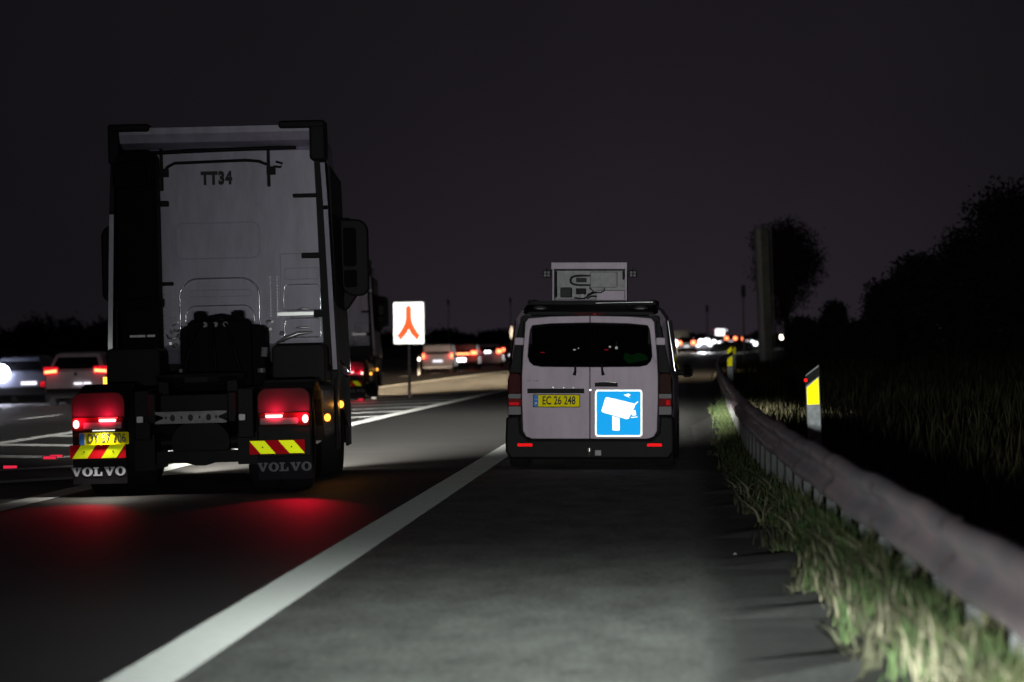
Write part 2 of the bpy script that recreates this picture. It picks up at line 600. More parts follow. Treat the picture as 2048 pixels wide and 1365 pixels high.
def text_mesh(body, size, m, name, parent, loc, depth=0.002, sx=1.0, bold=0.0, spacing=1.0, roll=0.0):
    """flat raised lettering in the (x, z) plane facing -y; loc is its centre"""
    cu = bpy.data.curves.new(name, 'FONT')
    cu.body = body
    cu.size = size
    cu.align_x = 'CENTER'
    cu.align_y = 'CENTER'
    cu.extrude = depth
    cu.offset = bold
    cu.space_character = spacing
    tmp = bpy.data.objects.new(name + "_curve", cu)
    C.objects.link(tmp)
    dg = bpy.context.evaluated_depsgraph_get()
    me = bpy.data.meshes.new_from_object(tmp.evaluated_get(dg))
    bpy.data.objects.remove(tmp)
    bpy.data.curves.remove(cu)
    me.transform(Matrix.Rotation(roll, 4, 'Y') @ Matrix.Rotation(R(90), 4, 'X') @ Matrix.Diagonal((sx, 1, 1, 1)))
    me.materials.clear()
    me.materials.append(M[m])
    o = bpy.data.objects.new(name, me)
    C.objects.link(o)
    o.parent = parent
    o.location = loc
    return o


def thing(name, label, cat, loc=(0, 0, 0), rot=(0, 0, 0), group=None):
    o = bpy.data.objects.new(name, None)
    o.empty_display_size = 0.2
    C.objects.link(o)
    o.location = loc
    o.rotation_euler = rot
    return tag(o, label, cat, group)


def tag(o, label=None, cat=None, group=None, kind=None):
    for k, v in (('label', label), ('category', cat), ('group', group), ('kind', kind)):
        if v:
            o[k] = v
    return o


def copy_tree(o, parent=None):
    c = o.copy()
    C.objects.link(c)
    if parent:
        c.parent = parent
    for ch in list(o.children):
        copy_tree(ch, c)
    return c


# ------------------------------------------------------------------ lie of the land
def bend(Y):
    y = np.maximum(np.asarray(Y, float) - 60.0, 0)
    far = np.maximum(y - 340.0, 0)
    y2 = np.minimum(y, 340.0)
    return 8e-5 * (y2 * y2 + 2 * 340.0 * far)


def rise(Y):
    y = np.clip(np.asarray(Y, float) - 200.0, 0, 260)
    return 1.2e-5 * y * y


def gz_u(u, Y):
    """height of the land at lateral offset u from our lane's axis"""
    u = np.asarray(u, float)
    z = np.where(u < -2.0, -0.025 * (-2.0 - np.maximum(u, -26.0)), 0.0)
    q = np.clip((u - 0.74) / 0.26, 0, 1)
    z = z + 0.25 * q * q * (3 - 2 * q)
    z = z + 0.105 * np.clip(u - 1.5, 0, 8) + 0.03 * np.clip(u - 9.5, 0, 60)
    return z + rise(Y)


def gz(X, Y):
    return float(gz_u(X - float(bend(Y)), Y))


YS = [-6, 0, 5, 10, 15, 20, 25, 30, 35, 40, 50, 60, 70, 80, 90, 100, 115, 130, 150, 170, 190, 210, 230, 250, 275, 300,
      330, 360, 390, 420, 460, 500, 560, 640, 760, 900]


def sheet(name, us, ys, m, lift):
    """a sheet following the land; us: offsets or functions of Y"""
    mb = MB()
    v, f = [], []
    for Y in ys:
        b = float(bend(Y))
        for u in us:
            uu = u(Y) if callable(u) else u
            v.append((uu + b, Y, float(gz_u(uu, Y)) + lift))
    n = len(us)
    for i in range(len(ys) - 1):
        for k in range(n - 1):
            f.append((i * n + k, i * n + k + 1, (i + 1) * n + k + 1, (i + 1) * n + k))
    mb.add(v, f, m)
    return mb.build(name, recalc=False)


g = sheet("ground", [-400, -200, -90, -45, -26, -10, -2, 0.6, 0.74, 0.8, 0.87, 0.94, 1.0, 1.5, 2.5, 4, 6, 9.5, 14, 25, 69, 200, 400],
          [-30] + YS + [1300, 1800], 'soil', -0.03)
tag(g, kind='structure')
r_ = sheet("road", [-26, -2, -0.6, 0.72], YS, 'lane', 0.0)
tag(r_, kind='structure')


def shoulder_edge(Y):
    return 0.76 + 0.05 * math.sin(Y * 1.7) + 0.03 * math.sin(Y * 4.1)


ysh = sorted(set(YS[:30] + [10 + 0.5 * i for i in range(60)]))
h_ = sheet("hard_shoulder", [-2.34, -2.0, -0.6, 0.2, shoulder_edge], ysh, 'shoulder', 0.004)
tag(h_, kind='structure')


def interp(tab):
    xs = [a for a, b in tab]
    ys = [b for a, b in tab]
    return lambda Y: float(np.interp(Y, xs, ys))


edgeB = interp([(15, -6.5), (35, -6.4), (65, -6.15), (110, -5.6), (190, -4.4), (300, -3.0), (420, -2.3)])
edgeC = interp([(15, -11.2), (60, -11.2), (116, -11.2), (188, -10.6), (300, -9.2), (420, -6.8)])

mk = [y for y in YS if 2 <= y <= 460]
marks = []


def line(name, fu, w, ys, lift=0.008, m='paint'):
    o = sheet(name, [lambda Y: fu(Y) - w / 2, lambda Y: fu(Y) + w / 2], ys, m, lift)
    tag(o, kind='structure')
    return o


line("lane_marking", lambda Y: -2.34, 0.32, mk, m='worn_paint')
line("lane_marking", edgeB, 0.32, [y for y in mk if 15 <= y <= 400])
line("lane_marking", edgeC, 0.32, [y for y in mk if 15 <= y <= 400])
# broken lane lines of the main carriageway
mb = MB()
for u0 in (-14.9, -18.6):
    for k in range(24):
        y0 = 19 + 15 * k + (6 if u0 < -16 else 0)
        v = []
        for Y in (y0, y0 + 5):
            for du in (-0.08, 0.08):
                b = float(bend(Y))
                sh = edgeC(Y) + 11.2
                v.append((u0 + sh + du + b, Y, float(gz_u(u0 + sh + du, Y)) + 0.008))
        mb.add(v, [(0, 1, 3, 2)], 'paint')
tag(mb.build("lane_marking", recalc=False), kind='structure')
# hatched gore between the two carriageways
mb = MB()
for k in range(30):
    y0 = 38 + 5.2 * k
    a, c = edgeC(y0) + 0.16, edgeB(y0) - 0.16
    mid = (a + c) / 2
    for u1 in (a, c):
        v = []
        for u, yy in ((mid, y0), (u1, y0 + 2.6), (u1, y0 + 3.6), (mid, y0 + 1.0)):
            v.append((u + float(bend(yy)), yy, float(gz_u(u, yy)) + 0.008))
        mb.add(v, [(0, 1, 2, 3)], 'paint')
tag(mb.build("hatched_marking", recalc=False), kind='structure')


# ------------------------------------------------------------------ grass
def grass(name, n, fu, fY, h0, h1, m, seed, lean=0.5, w=0.007, clump=0.0):
    g = np.random.default_rng(seed)
    Y = fY(g, n)
    if clump:
        cy = clump * np.round(Y / clump + g.normal(0, .22, n)) + g.normal(0, .10 * clump, n)
        keep = (np.sin(cy * 2.3) + np.sin(cy * 5.1 + 1.0) + g.normal(0, .7, n)) > -.35
        Y = np.where(keep, Y, cy)
    u = fu(g, n, Y)
    z = gz_u(u, Y) - 0.03
    X = u + bend(Y)
    h = g.uniform(h0, h1, n) * g.uniform(0.6, 1.0, n)
    a = g.uniform(0, 2 * np.pi, n)
    l = g.uniform(0, lean, n) * h
    wx = g.uniform(0.7, 1.3, n) * w * (1 + Y / 60)
    b = g.uniform(0, np.pi, n)
    P = np.stack([X, Y, z], 1)
    side = np.stack([np.cos(b) * wx, np.sin(b) * wx * 0.4, 0 * wx], 1)
    midp = P + np.stack([np.cos(a) * l * 0.35, np.sin(a) * l * 0.35, h * 0.6], 1)
    tip = P + np.stack([np.cos(a) * l, np.sin(a) * l, h], 1)
    V = np.empty((n, 5, 3))
    V[:, 0], V[:, 1] = P - side, P + side
    V[:, 2], V[:, 3] = midp + side * 0.7, midp - side * 0.7
    V[:, 4] = tip
    idx = np.arange(n)[:, None] * 5
    q = (idx + np.array([0, 1, 2, 3])).tolist()
    t = (idx + np.array([3, 2, 4])).tolist()
    me = bpy.data.meshes.new(name)
    me.from_pydata(V.reshape(-1, 3).tolist(), [], q + t)
    me.materials.append(M[m])
    me.update()
    o = bpy.data.objects.new(name, me)
    C.objects.link(o)
    return tag(o, kind='stuff')


rail_u = interp([(8, 1.22), (12, 1.17), (16, 1.10), (20, 1.02), (24, .94), (29, .87), (35, .80), (42, .77), (52, .80),
                 (70, .86), (90, .92), (140, 1.05), (200, 1.2)])
ruv = np.vectorize(rail_u)


def near_y(a, b, p=1.6):
    return lambda g, n: a + (b - a) * g.uniform(0, 1, n) ** p


o = grass("grass", 13000, lambda g, n, Y: ruv(Y) + 0.03 - (0.24 + .09 * np.sin(Y * 1.9) + .05 * np.sin(Y * 5.3)) * g.beta(1.0, 1.8, n), near_y(9, 75), 0.05, 0.23, 'grassg', 1, clump=.9, lean=.8)
tag(o, "short green grass growing between the shoulder and the steel rail", "grass")
o = grass("grass", 5000, lambda g, n, Y: ruv(Y) - 0.02 - (0.26 + .10 * np.sin(Y * 1.3) + .06 * np.sin(Y * 4.1)) * g.beta(1.1, 1.6, n), near_y(9, 50), 0.04, 0.20, 'grassd', 2, lean=1.1, clump=.7)
tag(o, "dry yellowish grass along the edge of the shoulder under the rail", "grass")
o = grass("grass", 420, lambda g, n, Y: ruv(Y) + 0.05 - 0.30 * g.uniform(0, 1, n), near_y(9, 34, 1.2), 0.12, 0.30, 'straw', 5, lean=1.2, w=.006)
tag(o, "pale dead stalks leaning out from under the steel rail", "stalks")
o = grass("grass", 26000, lambda g, n, Y: ruv(Y) + 0.1 + 8.5 * g.uniform(0, 1, n) ** 1.2, near_y(10, 150, 1.2), 0.12, 0.42, 'grassb', 3)
tag(o, "rough tall grass on the dark bank behind the steel rail", "grass")


# ------------------------------------------------------------------ guardrail
gr = thing("guardrail", "long galvanised steel guardrail curving along the right edge of the road", "guardrail", (rail_u(9), 9, 0))
gr.rotation_euler = (0, 0, 0)
OFF = Vector(gr.location)
prof = [(0.035, 0.750), (0.000, 0.745), (-0.030, 0.725), (-0.042, 0.695), (-0.030, 0.660), (0.010, 0.630), (0.022, 0.600),
        (0.010, 0.570), (-0.030, 0.540), (-0.042, 0.505), (-0.030, 0.470), (0.000, 0.448), (0.035, 0.442),
        (0.038, 0.446), (0.006, 0.456), (-0.022, 0.478), (-0.034, 0.505), (-0.022, 0.535), (0.016, 0.566), (0.030, 0.600),
        (0.016, 0.634), (-0.022, 0.666), (-0.034, 0.695), (-0.022, 0.718), (0.004, 0.738), (0.037, 0.746)]
mb = MB()
rings = []
ry = [8.0]
while ry[-1] < 190:
    ry.append(ry[-1] + (1.0 if ry[-1] < 60 else 3.0))
for Y in ry:
    u = rail_u(Y)
    z0 = float(rise(Y))
    wob = 0.006 * math.sin(Y * 2.1) + 0.004 * math.sin(Y * 5.3)
    b = float(bend(Y))
    rings.append([(u + b + x + wob - OFF.x, Y - OFF.y, z + z0 + wob - OFF.z) for x, z in prof])
mb.loft(rings, 'steel')
mb.build("rail_beam", gr)
for k in range(26):
    Y = 10.4 + 4.0 * k
    u = rail_u(Y)
    x, z0 = u + float(bend(Y)) + .006 * math.sin(Y * 2.1) + .004 * math.sin(Y * 5.3), float(rise(Y))
    j = MB()
    du = rail_u(Y + .32) + float(bend(Y + .32)) - u - float(bend(Y))
    j.loft([[(x - .0025 + q * du + px - OFF.x, Y + .32 * q - OFF.y, z0 + pz - OFF.z) for px, pz in prof] for q in (0, 1)], 'joint', caps=False)
    j.build("rail_joint", gr)
Y = 9.6
k = 0
while Y < 120 and k < 92:
    u = rail_u(Y)
    x, z0 = u + float(bend(Y)), float(rise(Y))
    p = MB()
    # sigma post: web and two flanges, spacer block behind the beam
    p.box(x + 0.040 - OFF.x, x + 0.105 - OFF.x, Y - 0.006 - OFF.y, Y + 0.006 - OFF.y, z0 - 0.3, z0 + 0.70, 'postst')
    p.box(x + 0.040 - OFF.x, x + 0.048 - OFF.x, Y + 0.006 - OFF.y, Y + 0.06 - OFF.y, z0 - 0.3, z0 + 0.70, 'postst')
    p.box(x + 0.097 - OFF.x, x + 0.105 - OFF.x, Y + 0.006 - OFF.y, Y + 0.06 - OFF.y, z0 - 0.3, z0 + 0.70, 'postst')
    p.build("post", gr)
    k += 1
    Y += (1.6 if Y < 90 else 2.66) * random.uniform(.93, 1.07)


# ------------------------------------------------------------------ delineator posts
def delineator(label, X, Y, z0, h, w, tilt=0.0, s=1.0, second=False):
    t = thing("delineator_post", label, "marker post", (X, Y, z0), (0, tilt, R(-4)), "white marker posts behind the guardrail")
    d = 0.07
    sl = 0.09 * s
    mb = MB()
    mb.prism([(-w / 2, 0), (w / 2, 0), (w / 2, h), (-w / 2, h - sl)], 0, d, 'postwhite')
    mb.build("post_body", t, bevel=0.006)
    zt = h - 0.15 * s
    mb = MB()   # slanting dark band wrapped round the top
    mb.prism([(-w / 2 - .005, h - sl - .10 * s), (w / 2 + .005, h - .10 * s), (w / 2 + .005, h - 0.015), (-w / 2 - .005, h - sl - 0.015)], -0.005, d + 0.005, 'black')
    mb.build("dark_band", t)
    mb = MB()
    zt = h - .112 * s
    mb.prism([(-w / 2 + .008, zt - 0.24 * s), (w / 2 - .008, zt - 0.24 * s), (w / 2 - .008, zt - 0.004), (-w / 2 + .008, zt - sl)], -0.009, -0.001, 'r_yellow')
    mb.build("yellow_reflector", t)
    if second:
        mb = MB()
        mb.prism([(-w / 2 + .006, h - sl - .006), (w / 2 - .02, h - .02), (w / 2 - .02, h + .08), (-w / 2 + .006, h)], -0.012, -0.002, 'r_yellow')
        mb.build("top_reflector", t)
    else:
        mb = MB()
        mb.prism(circ(-w / 2 + 0.002, h - sl - .045, 0.016), -0.012, -0.004, 'r_reflector')
        mb.build("red_reflector", t)
    return t


delineator("nearest white marker post with yellow reflector and dark slanted top", 1.215, 31.0, 0.02, 1.24, 0.122, R(-2.2))
delineator("middle white marker post with two yellow reflectors, left of the grey sign column", 1.10, 76, 0.02, 1.24, 0.125, R(-1), second=True)
delineator("farthest small marker post, its yellow reflector just above the middle post", 1.72, 112, 0.02, 1.35, 0.125, 0)


# ------------------------------------------------------------------ tractor unit
def volvo_letters(name, parent, cx, z, w, h, y, m='letter'):
    mb = MB()
    V = [(0, 1), (0, .84), (.08, .84), (.40, 0), (.60, 0), (.92, .84), (1, .84), (1, 1), (.60, 1), (.60, .84), (.70, .84),
         (.55, .36), (.38, .84), (.46, .84), (.46, 1)]
    L = [(0, 0), (.86, 0), (.86, .44), (.72, .44), (.66, .16), (.40, .16), (.40, .84), (.54, .84), (.54, 1), (0, 1), (0, .84), (.13, .84), (.13, .16), (0, .16)]
    lw = w / 5.25
    for i, ch in enumerate("VOLVO"):
        x0 = cx - w / 2 + i * lw * 1.055
        if ch == 'O':
            n = 24
            o_ = [(x0 + lw * (.5 + .5 * math.cos(2 * math.pi * k / n)), z + h * (.5 + .53 * math.sin(2 * math.pi * k / n))) for k in range(n)]
            i_ = [(x0 + lw * (.5 + .20 * math.cos(2 * math.pi * k / n)), z + h * (.5 + .36 * math.sin(2 * math.pi * k / n))) for k in range(n)]
            mb.ring(o_, i_, y, y + 0.004, m)
        else:
            mb.prism([(x0 + px * lw, z + pz * h) for px, pz in (V if ch == 'V' else L)], y, y + 0.004, m)
    return mb.build(name, parent)


def wheel(parent, x, y, r, w, n=28, rim='dark', dual=False):
    mb = MB()
    s = 1 if x > 0 else -1
    prof = [(w * .5, r * .58), (w * .5, r * .90), (w * .42, r * .985), (w * .2, r), (-w * .2, r), (-w * .42, r * .985), (-w * .5, r * .90), (-w * .5, r * .58)]
    rings = []
    for k in range(n):
        a = 2 * math.pi * k / n
        rings.append([(x + px, y + math.cos(a) * pr, r + math.sin(a) * pr) for px, pr in prof])
    rings.append(rings[0])
    mb.loft(rings, 'rubber', closed=True, caps=False)
    t = mb.build("wheel", parent)
    mb = MB()
    mb.cyl((x - w * .30, y, r), (x + w * .30, y, r), r * .60, rim, n=20)
    mb.cyl((x + s * w * .30, y, r), (x + s * w * .44, y, r), r * .22, rim, n=12)
    mb.build("rim", t)
    return t


def make_tractor(label, loc, rot, plate="DY 57 706"):
    T = thing("truck_tractor", label, "truck", loc, rot, "white tractor units without trailers")
    # chassis
    mb = MB()
    for s in (-1, 1):
        mb.box(s * .40 - .04, s * .40 + .04, 0.12, 5.6, 0.72, 1.02, 'dark')
    mb.box(-.36, .36, 0.5, 0.58, 0.74, 1.0, 'dark')
    mb.box(-.36, .36, 2.6, 2.7, 0.74, 1.0, 'dark')
    mb.box(-.60, -.44, 0.3, 2.4, 0.55, 1.05, 'dark')
    mb.box(.44, .60, 0.3, 2.4, 0.55, 1.05, 'dark')
    mb.build("chassis_frame", T, bevel=0.01)
    # rear cross member: perforated bow-tie plate
    mb = MB()
    bt = [(-.365, .715), (.350, .715), (.350, .735), (.27, .765), (.27, .785), (.350, .815), (.350, .835), (-.365, .835), (-.365, .815), (-.285, .785), (-.285, .765), (-.365, .735)]
    mb.prism(bt, 0.09, 0.115, 'grey')
    for cx in (-.19, -.01, .17):
        mb.prism(circ(cx, .772, .026, .034, 12), 0.080, 0.0895, 'ink')
    for cx in (-.255, -.10, .08, .245):
        mb.prism(circ(cx, .775, .010, .016, 8), 0.080, 0.0895, 'ink')
    mb.build("cross_member", T)
    for s in (-1, 1):
        mb = MB()
        mb.prism(rrect(s * .51 - .03, .735, s * .51 + .03, .795, .008), 0.02, 0.05, 'r_dimwhite')
        mb.box(s * .51 - .02, s * .51 + .02, .05, .30, .74, .78, 'dark')
        mb.build("white_marker", T)
    # underrun bar, axle
    mb = MB()
    mb.cyl((-1.0, 1.05, .50), (1.0, 1.05, .50), .075, 'dark')
    pts = [(.30 * math.cos(a), .92, .50 + .24 * math.sin(a)) for a in [2 * math.pi * k / 18 for k in range(18)]]
    mb.loft([[(x, .86, z) for x, y, z in pts], [(x, 1.25, z) for x, y, z in pts]], 'dark')
    mb.box(-.55, .55, .62, .72, .30, .42, 'dark')
    mb.box(-.62, -.42, .45, 1.6, .24, .60, 'dark')
    mb.box(.42, .62, .45, 1.6, .28, .60, 'dark')
    mb.build("rear_axle", T)
    for s in (-1, 1):
        wheel(T, s * .98, 1.05, .505, .30)
        wheel(T, s * .655, 1.05, .505, .30)
        wheel(T, s * 1.02, 4.75, .505, .32)
    # mudguards with flaps, lamps, hazard boards
    for s in (-1, 1):
        mb = MB()
        x0, x1 = sorted((s * .66, s * 1.19))
        rings = []
        for a in range(0, 181, 15):
            c, sn = math.cos(R(a)), math.sin(R(a))
            rings.append([(x0, 1.05 - c * .95, .46 + sn * .66), (x1, 1.05 - c * .95, .46 + sn * .66), (x1 - s * 0, 1.05 - c * .90, .46 + sn * .62), (x0, 1.05 - c * .90, .46 + sn * .62)])
        mb.loft(rings, 'guard', smooth=False)
        # squared rear face that carries the lamps
        mb.prism(rrect(x0, .36, x1, 1.05, (.01, .01, .10, .10)), 0.06, 0.16, 'guard')
        g = mb.build("mudguard", T, bevel=0.012)
        mb = MB()
        mb.prism(rrect(x0 - .005, .13, x1 + .005, .385, .015), 0.09, 0.105, 'flap')
        f = mb.build("mud_flap", T)
        volvo_letters("lettering", f, s * .94 + (0.0 if s < 0 else -.02), .212, .545, .088, 0.084, 'letter' if s < 0 else 'letter_worn')
        # tail lamp unit
        mb = MB()
        mb.prism(rrect(*sorted((s * .675, s * 1.185))[:1], .665, sorted((s * .675, s * 1.185))[1], .80, .03), 0.02, 0.062, 'dred_lens')
        L = mb.build("tail_lamp", T, bevel=0.008)
        mb = MB()
        a, b = sorted((s * .69, s * 1.07))
        mb.prism(rrect(a, .685, b, .748, .012), 0.010, 0.019, 'clear_lens')
        mb.build("reverse_lens", L)
        mb = MB()
        a, b = sorted((s * .745, s * .915))
        mb.prism(rrect(a, .752, b, .781, .012), 0.004, 0.019, 'e_brake')
        mb.build("brake_light", L)
        mb = MB()
        mb.prism(rrect(a - .005, .786, b + .015, .797, .004), 0.008, 0.019, 'e_tail')
        mb.build("light_strip", L)
        mb = MB()
        mb.prism(circ(s * 1.142, .735, .030, .042), 0.002, 0.019, 'e_brake')
        mb.build("tail_light", L)
        glow_lamp("red_glow", (s * .84, -0.07, .80), 15.0, (1, .012, .05), L, 0.04, spot=150, rot=(R(112), 0, 0))
        glow_lamp("red_glow", (s * 1.12, -0.07, .76), 10.0, (1, .012, .05), L, 0.04, spot=150, rot=(R(112), 0, 0))
        # red glow thrown down and back on the road
        glow_lamp("red_glow", (.92 * s if s < 0 else 1.13, -0.02, .70), 48.0 if s > 0 else 38.0, (1, .001, .03), L, 0.07, spot=30, rot=(R(-77), 0, 0))
        # hazard board
        a, b = sorted((s * .66, s * 1.215))
        if s > 0:
            a, b = .575, 1.125
        z0, z1 = .388, .525
        mb = MB()
        mb.box(a, b, .050, .060, z0, z1, 'r_red')
        hb = mb.build("hazard_board", T)
        mb = MB()
        for q in (.02, .31):
            xa = a + q + (0.0 if s < 0 else -.02)
            d = .155
            if s < 0:
                poly = [(xa, z0 + .003), (xa + .15, z0 + .003), (min(xa + .15 + .09, b), z1 - .003), (xa + .09, z1 - .003)]
            else:
                poly = [(xa + .11, z0 + .003), (xa + .26, z0 + .003), (xa + .15, z1 - .003), (max(xa, a + .002), z1 - .003)]
            mb.prism(poly, .046, .0495, 'r_haz')
            cx = sum(p[0] for p in poly) / 4
            mb.prism(circ(cx, (z0 + z1) / 2, .008, None, 8), .040, .0455, 'ink')
        mb.build("yellow_stripe", hb)
    # number plate on the left guard
    mb = MB()
    px0, px1, pz0, pz1 = -1.115, -.625, .525, .648
    mb.prism(rrect(px0, pz0, px1, pz1, .01), .026, .034, 'r_plate')
    mb.prism(rrect(px0 + .002, pz0 + .002, px0 + .05, pz1 - .002, .006), .023, .0255, 'r_pblue')
    n = mb.build("number_plate", T)
    text_mesh(plate, .125, 'ink', "plate_characters", n, ((px0 + px1) / 2 + .025, .0225, (pz0 + pz1) / 2), sx=.70, bold=.0015)
    mb = MB()
    mb.box(-.98, -.76, .0, .025, .662, .672, 'e_spot')
    mb.build("plate_lamp", n)
    glow_lamp("plate_glow", (-.87, -.03, .685), 22.0, (1, .97, .85), n, 0.03, spot=150, rot=(R(-8), 0, 0))
    # fifth wheel
    mb = MB()
    pl = []
    for k in range(24):
        a = 2 * math.pi * k / 24
        pl.append((.45 * math.cos(a), 1.05 + .48 * math.sin(a)))
    pl = [p for p in pl if not (abs(p[0]) < .1 and p[1] < 1.0)]
    mb.loft([[(x, y, 1.12 + .04 * (y - .6)) for x, y in pl], [(x, y, 1.17 + .04 * (y - .6)) for x, y in pl]], 'dark', smooth=False)
    mb.box(-.40, -.30, .75, 1.35, 1.0, 1.13, 'dark')
    mb.box(.30, .40, .75, 1.35, 1.0, 1.13, 'dark')
    mb.build("fifth_wheel", T)
    # dark box and air line bracket behind the cab
    mb = MB()
    mb.prism(rrect(-.38, 1.0, .53, 1.70, (.02, .02, .07, .07)), 2.60, 3.15, 'soot')
    mb.prism(rrect(-.28, 1.05, .40, 1.76, (.02, .02, .05, .05)), 2.45, 2.60, 'soot')
    b = mb.build("equipment_box", T, bevel=0.02)
    mb = MB()
    for cx in (-.15, .25):
        mb.prism(rrect(cx - .065, 1.66, cx + .065, 1.85, .02), 2.50, 2.62, 'soot')
    mb.tube([(-.15, 2.55, 1.74), (-.05, 2.5, 1.78), (.08, 2.5, 1.80), (.25, 2.55, 1.76)], .025, 'soot')
    mb.build("air_line_bracket", T, bevel=0.01)
    for cx in (-.11, .0, .11):
        mb = MB()
        mb.cyl((cx + .02, 2.42, 1.715), (cx + .02, 2.50, 1.725), .028, 'grey', n=12)
        mb.build("air_coupling", T)
    mb = MB()
    for p0, p1 in (((-.11, 2.42, 1.72), (-.30, 2.2, 1.2)), ((0, 2.42, 1.72), (.05, 2.1, 1.25)), ((.13, 2.42, 1.72), (.3, 2.2, 1.2))):
        pts = [(p0[0] + (p1[0] - p0[0]) * t, p0[1] + (p1[1] - p0[1]) * t - .12 * math.sin(math.pi * t), p0[2] + (p1[2] - p0[2]) * t ** 1.5) for t in [i / 10 for i in range(11)]]
        mb.tube(pts, .016, 'black')
    mb.build("air_hose", T)
    for (cx, z0, z1, r, m) in ((.53, 1.36, 1.46, .037, 'clear_lens'), (.50, 1.19, 1.235, .045, 'grey'), (-.36, 1.21, 1.25, .025, 'grey')):
        mb = MB()
        mb.cyl((cx, 2.44, z0), (cx + (.012 if z0 > 1.3 else 0), 2.44, z1), r, m, n=14)
        mb.build("filter_can", T)
    # tanks and side skirts
    for s in (-1, 1):
        mb = MB()
        a, b = sorted((s * .56, s * 1.18))
        mb.prism(rrect(a, .42, b, 1.05, .10), 1.95, 3.75, 'grey' if s > 0 else 'dark')
        mb.build("fuel_tank", T)
        mb = MB()
        a, b = sorted((s * .60, s * 1.17))
        mb.prism(rrect(a, 1.07, b, 1.48, (.02, .02, .06, .06)), 2.6, 3.4, 'guard')
        mb.build("battery_box", T, bevel=.015)
        mb = MB()
        a, b = sorted((s * 1.185, s * 1.215))
        mb.box(a, b, 3.75, 4.15, .30, 1.10, 'guard')
        mb.build("side_skirt", T, bevel=.01)
        mb = MB()
        mb.box(a, b, 5.35, 5.95, .30, 1.10, 'guard')
        mb.build("side_skirt", T, bevel=.01)
        for (yy, zz) in ((1.98, .70), (4.12, .80)):
            mb = MB()
            mb.prism(circ(s * 1.225 - .0, zz, .034, .042, 12), yy - .05, yy, 'e_amber')
            mb.box(*sorted((s * 1.18, s * 1.26)), yy, yy + .02, zz - .055, zz + .05, 'amber_lens')
            ml = mb.build("side_marker_lamp", T)
            if s > 0:
                glow_lamp("amber_glow", (s * 1.26, yy - .12, zz), .9, (1, .40, .06), ml, .02)
    # exhaust / intake stack
    mb = MB()
    mb.prism(rrect(-1.06, 1.02, -.63, 3.62, (.03, .03, .10, .10)), 2.90, 3.28, 'soot')
    mb.prism(rrect(-1.09, 3.22, -.72, 3.50, (.03, .03, .03, .06)), 2.84, 3.2, 'soot')
    mb.prism(rrect(-1.10, 1.92, -.60, 2.02, .03), 2.86, 3.2, 'soot')
    mb.build("intake_stack", T, bevel=.02)
    for a, b in ((-.95, -.785), (-.765, -.68)):
        mb = MB()
        mb.box(a, b, 2.885, 2.895, 1.60, 1.625, 'r_dimwhite')
        mb.build("reflective_strip", T)
    # cab shell: loft of rounded sections, rear wall leaning slightly
    mb = MB()

    def sect(y, z0, z1, w0, w1, r):
        pts = []
        n = 6
        pts += [(-w0, y, z0), (w0, y, z0)]
        for i in range(n + 1):
            a = R(90 * i / n)
            pts.append((w1 - r + r * math.cos(a), y, z1 - r + r * math.sin(a)))
        for i in range(n + 1):
            a = R(90 + 90 * i / n)
            pts.append((-w1 + r + r * math.cos(a), y, z1 - r + r * math.sin(a)))
        return pts

    mb.loft([sect(3.50, 1.50, 3.62, 1.16, 1.13, .10), sect(3.56, 1.46, 3.66, 1.20, 1.17, .14), sect(3.9, 1.30, 3.80, 1.23, 1.18, .22), sect(4.6, 1.25, 3.86, 1.24, 1.17, .25),
             sect(5.3, 1.12, 3.76, 1.24, 1.12, .3), sect(5.8, 1.12, 3.2, 1.24, 1.15, .25), sect(5.98, 1.12, 2.0, 1.22, 1.18, .2)], 'white_cab', smooth=False)
    cab = mb.build("cab", T, bevel=.02)
    mb = MB()
    mb.loft([sect(4.0, .95, 1.24, 1.20, 1.20, .05), sect(5.3, .55, 1.115, 1.22, 1.22, .05), sect(5.97, .32, 1.115, 1.20, 1.20, .05)], 'guard', smooth=False)
    mb.build("lower_fairing", T)
    # pressed shapes on the rear wall
    mb = MB()

    def emboss(x0, z0, x1, z1, r, w=.016, d=.014, m='gloss_cab'):
        o_ = rrect(x0, z0, x1, z1, r, 6)
        q = w * .55
        # a rounded pressed bead following the outline
        n = len(o_)
        rings = []
        for k in range(n + 1):
            p, a, b = Vector(o_[k % n]), Vector(o_[(k - 1) % n]), Vector(o_[(k + 1) % n])
            t_ = (b - a).normalized() if (b - a).length > 1e-6 else Vector((1, 0))
            nn = Vector((t_.y, -t_.x))
            rings.append([(p.x + nn.x * q * math.cos(R(g_)), 3.501 - d * max(0.0, math.sin(R(g_))), p.y + nn.y * q * math.cos(R(g_))) for g_ in (0, 30, 60, 90, 120, 150, 180)])
        mb.loft(rings, m, closed=False, caps=False, smooth=True)

    emboss(-.50, 2.45, .42, 2.84, .08, .012, .008)
    emboss(-.47, 1.66, .40, 2.23, (.02, .02, .20, .20), .022, .022, 'chrome_bead')
    emboss(-.41, 1.74, .34, 1.93, (.02, .02, .12, .12), .014, .012, 'chrome_bead')
    emboss(-.36, 2.03, .32, 2.10, .03, .010, .008)
    emboss(.64, 1.52, 1.09, 2.48, .02, .010, .008)
    emboss(.67, 1.86, 1.07, 2.14, (.02, .02, .06, .06), .014, .014, 'chrome_bead')
    emboss(.67, 1.56, 1.07, 1.77, (.02, .02, .06, .06), .018, .02, 'chrome_bead')
    emboss(.68, 2.20, 1.06, 2.32, .03, .010, .008)
    mb.build("pressed_panel", cab)
    mb = MB()
    for cx in (.525, .60):
        for k in range(14):
            mb.cyl((cx, 3.478, 1.80 + k * .033), (cx, 3.501, 1.80 + k * .033), .008, 'chrome_bead', r1=.011, n=8)
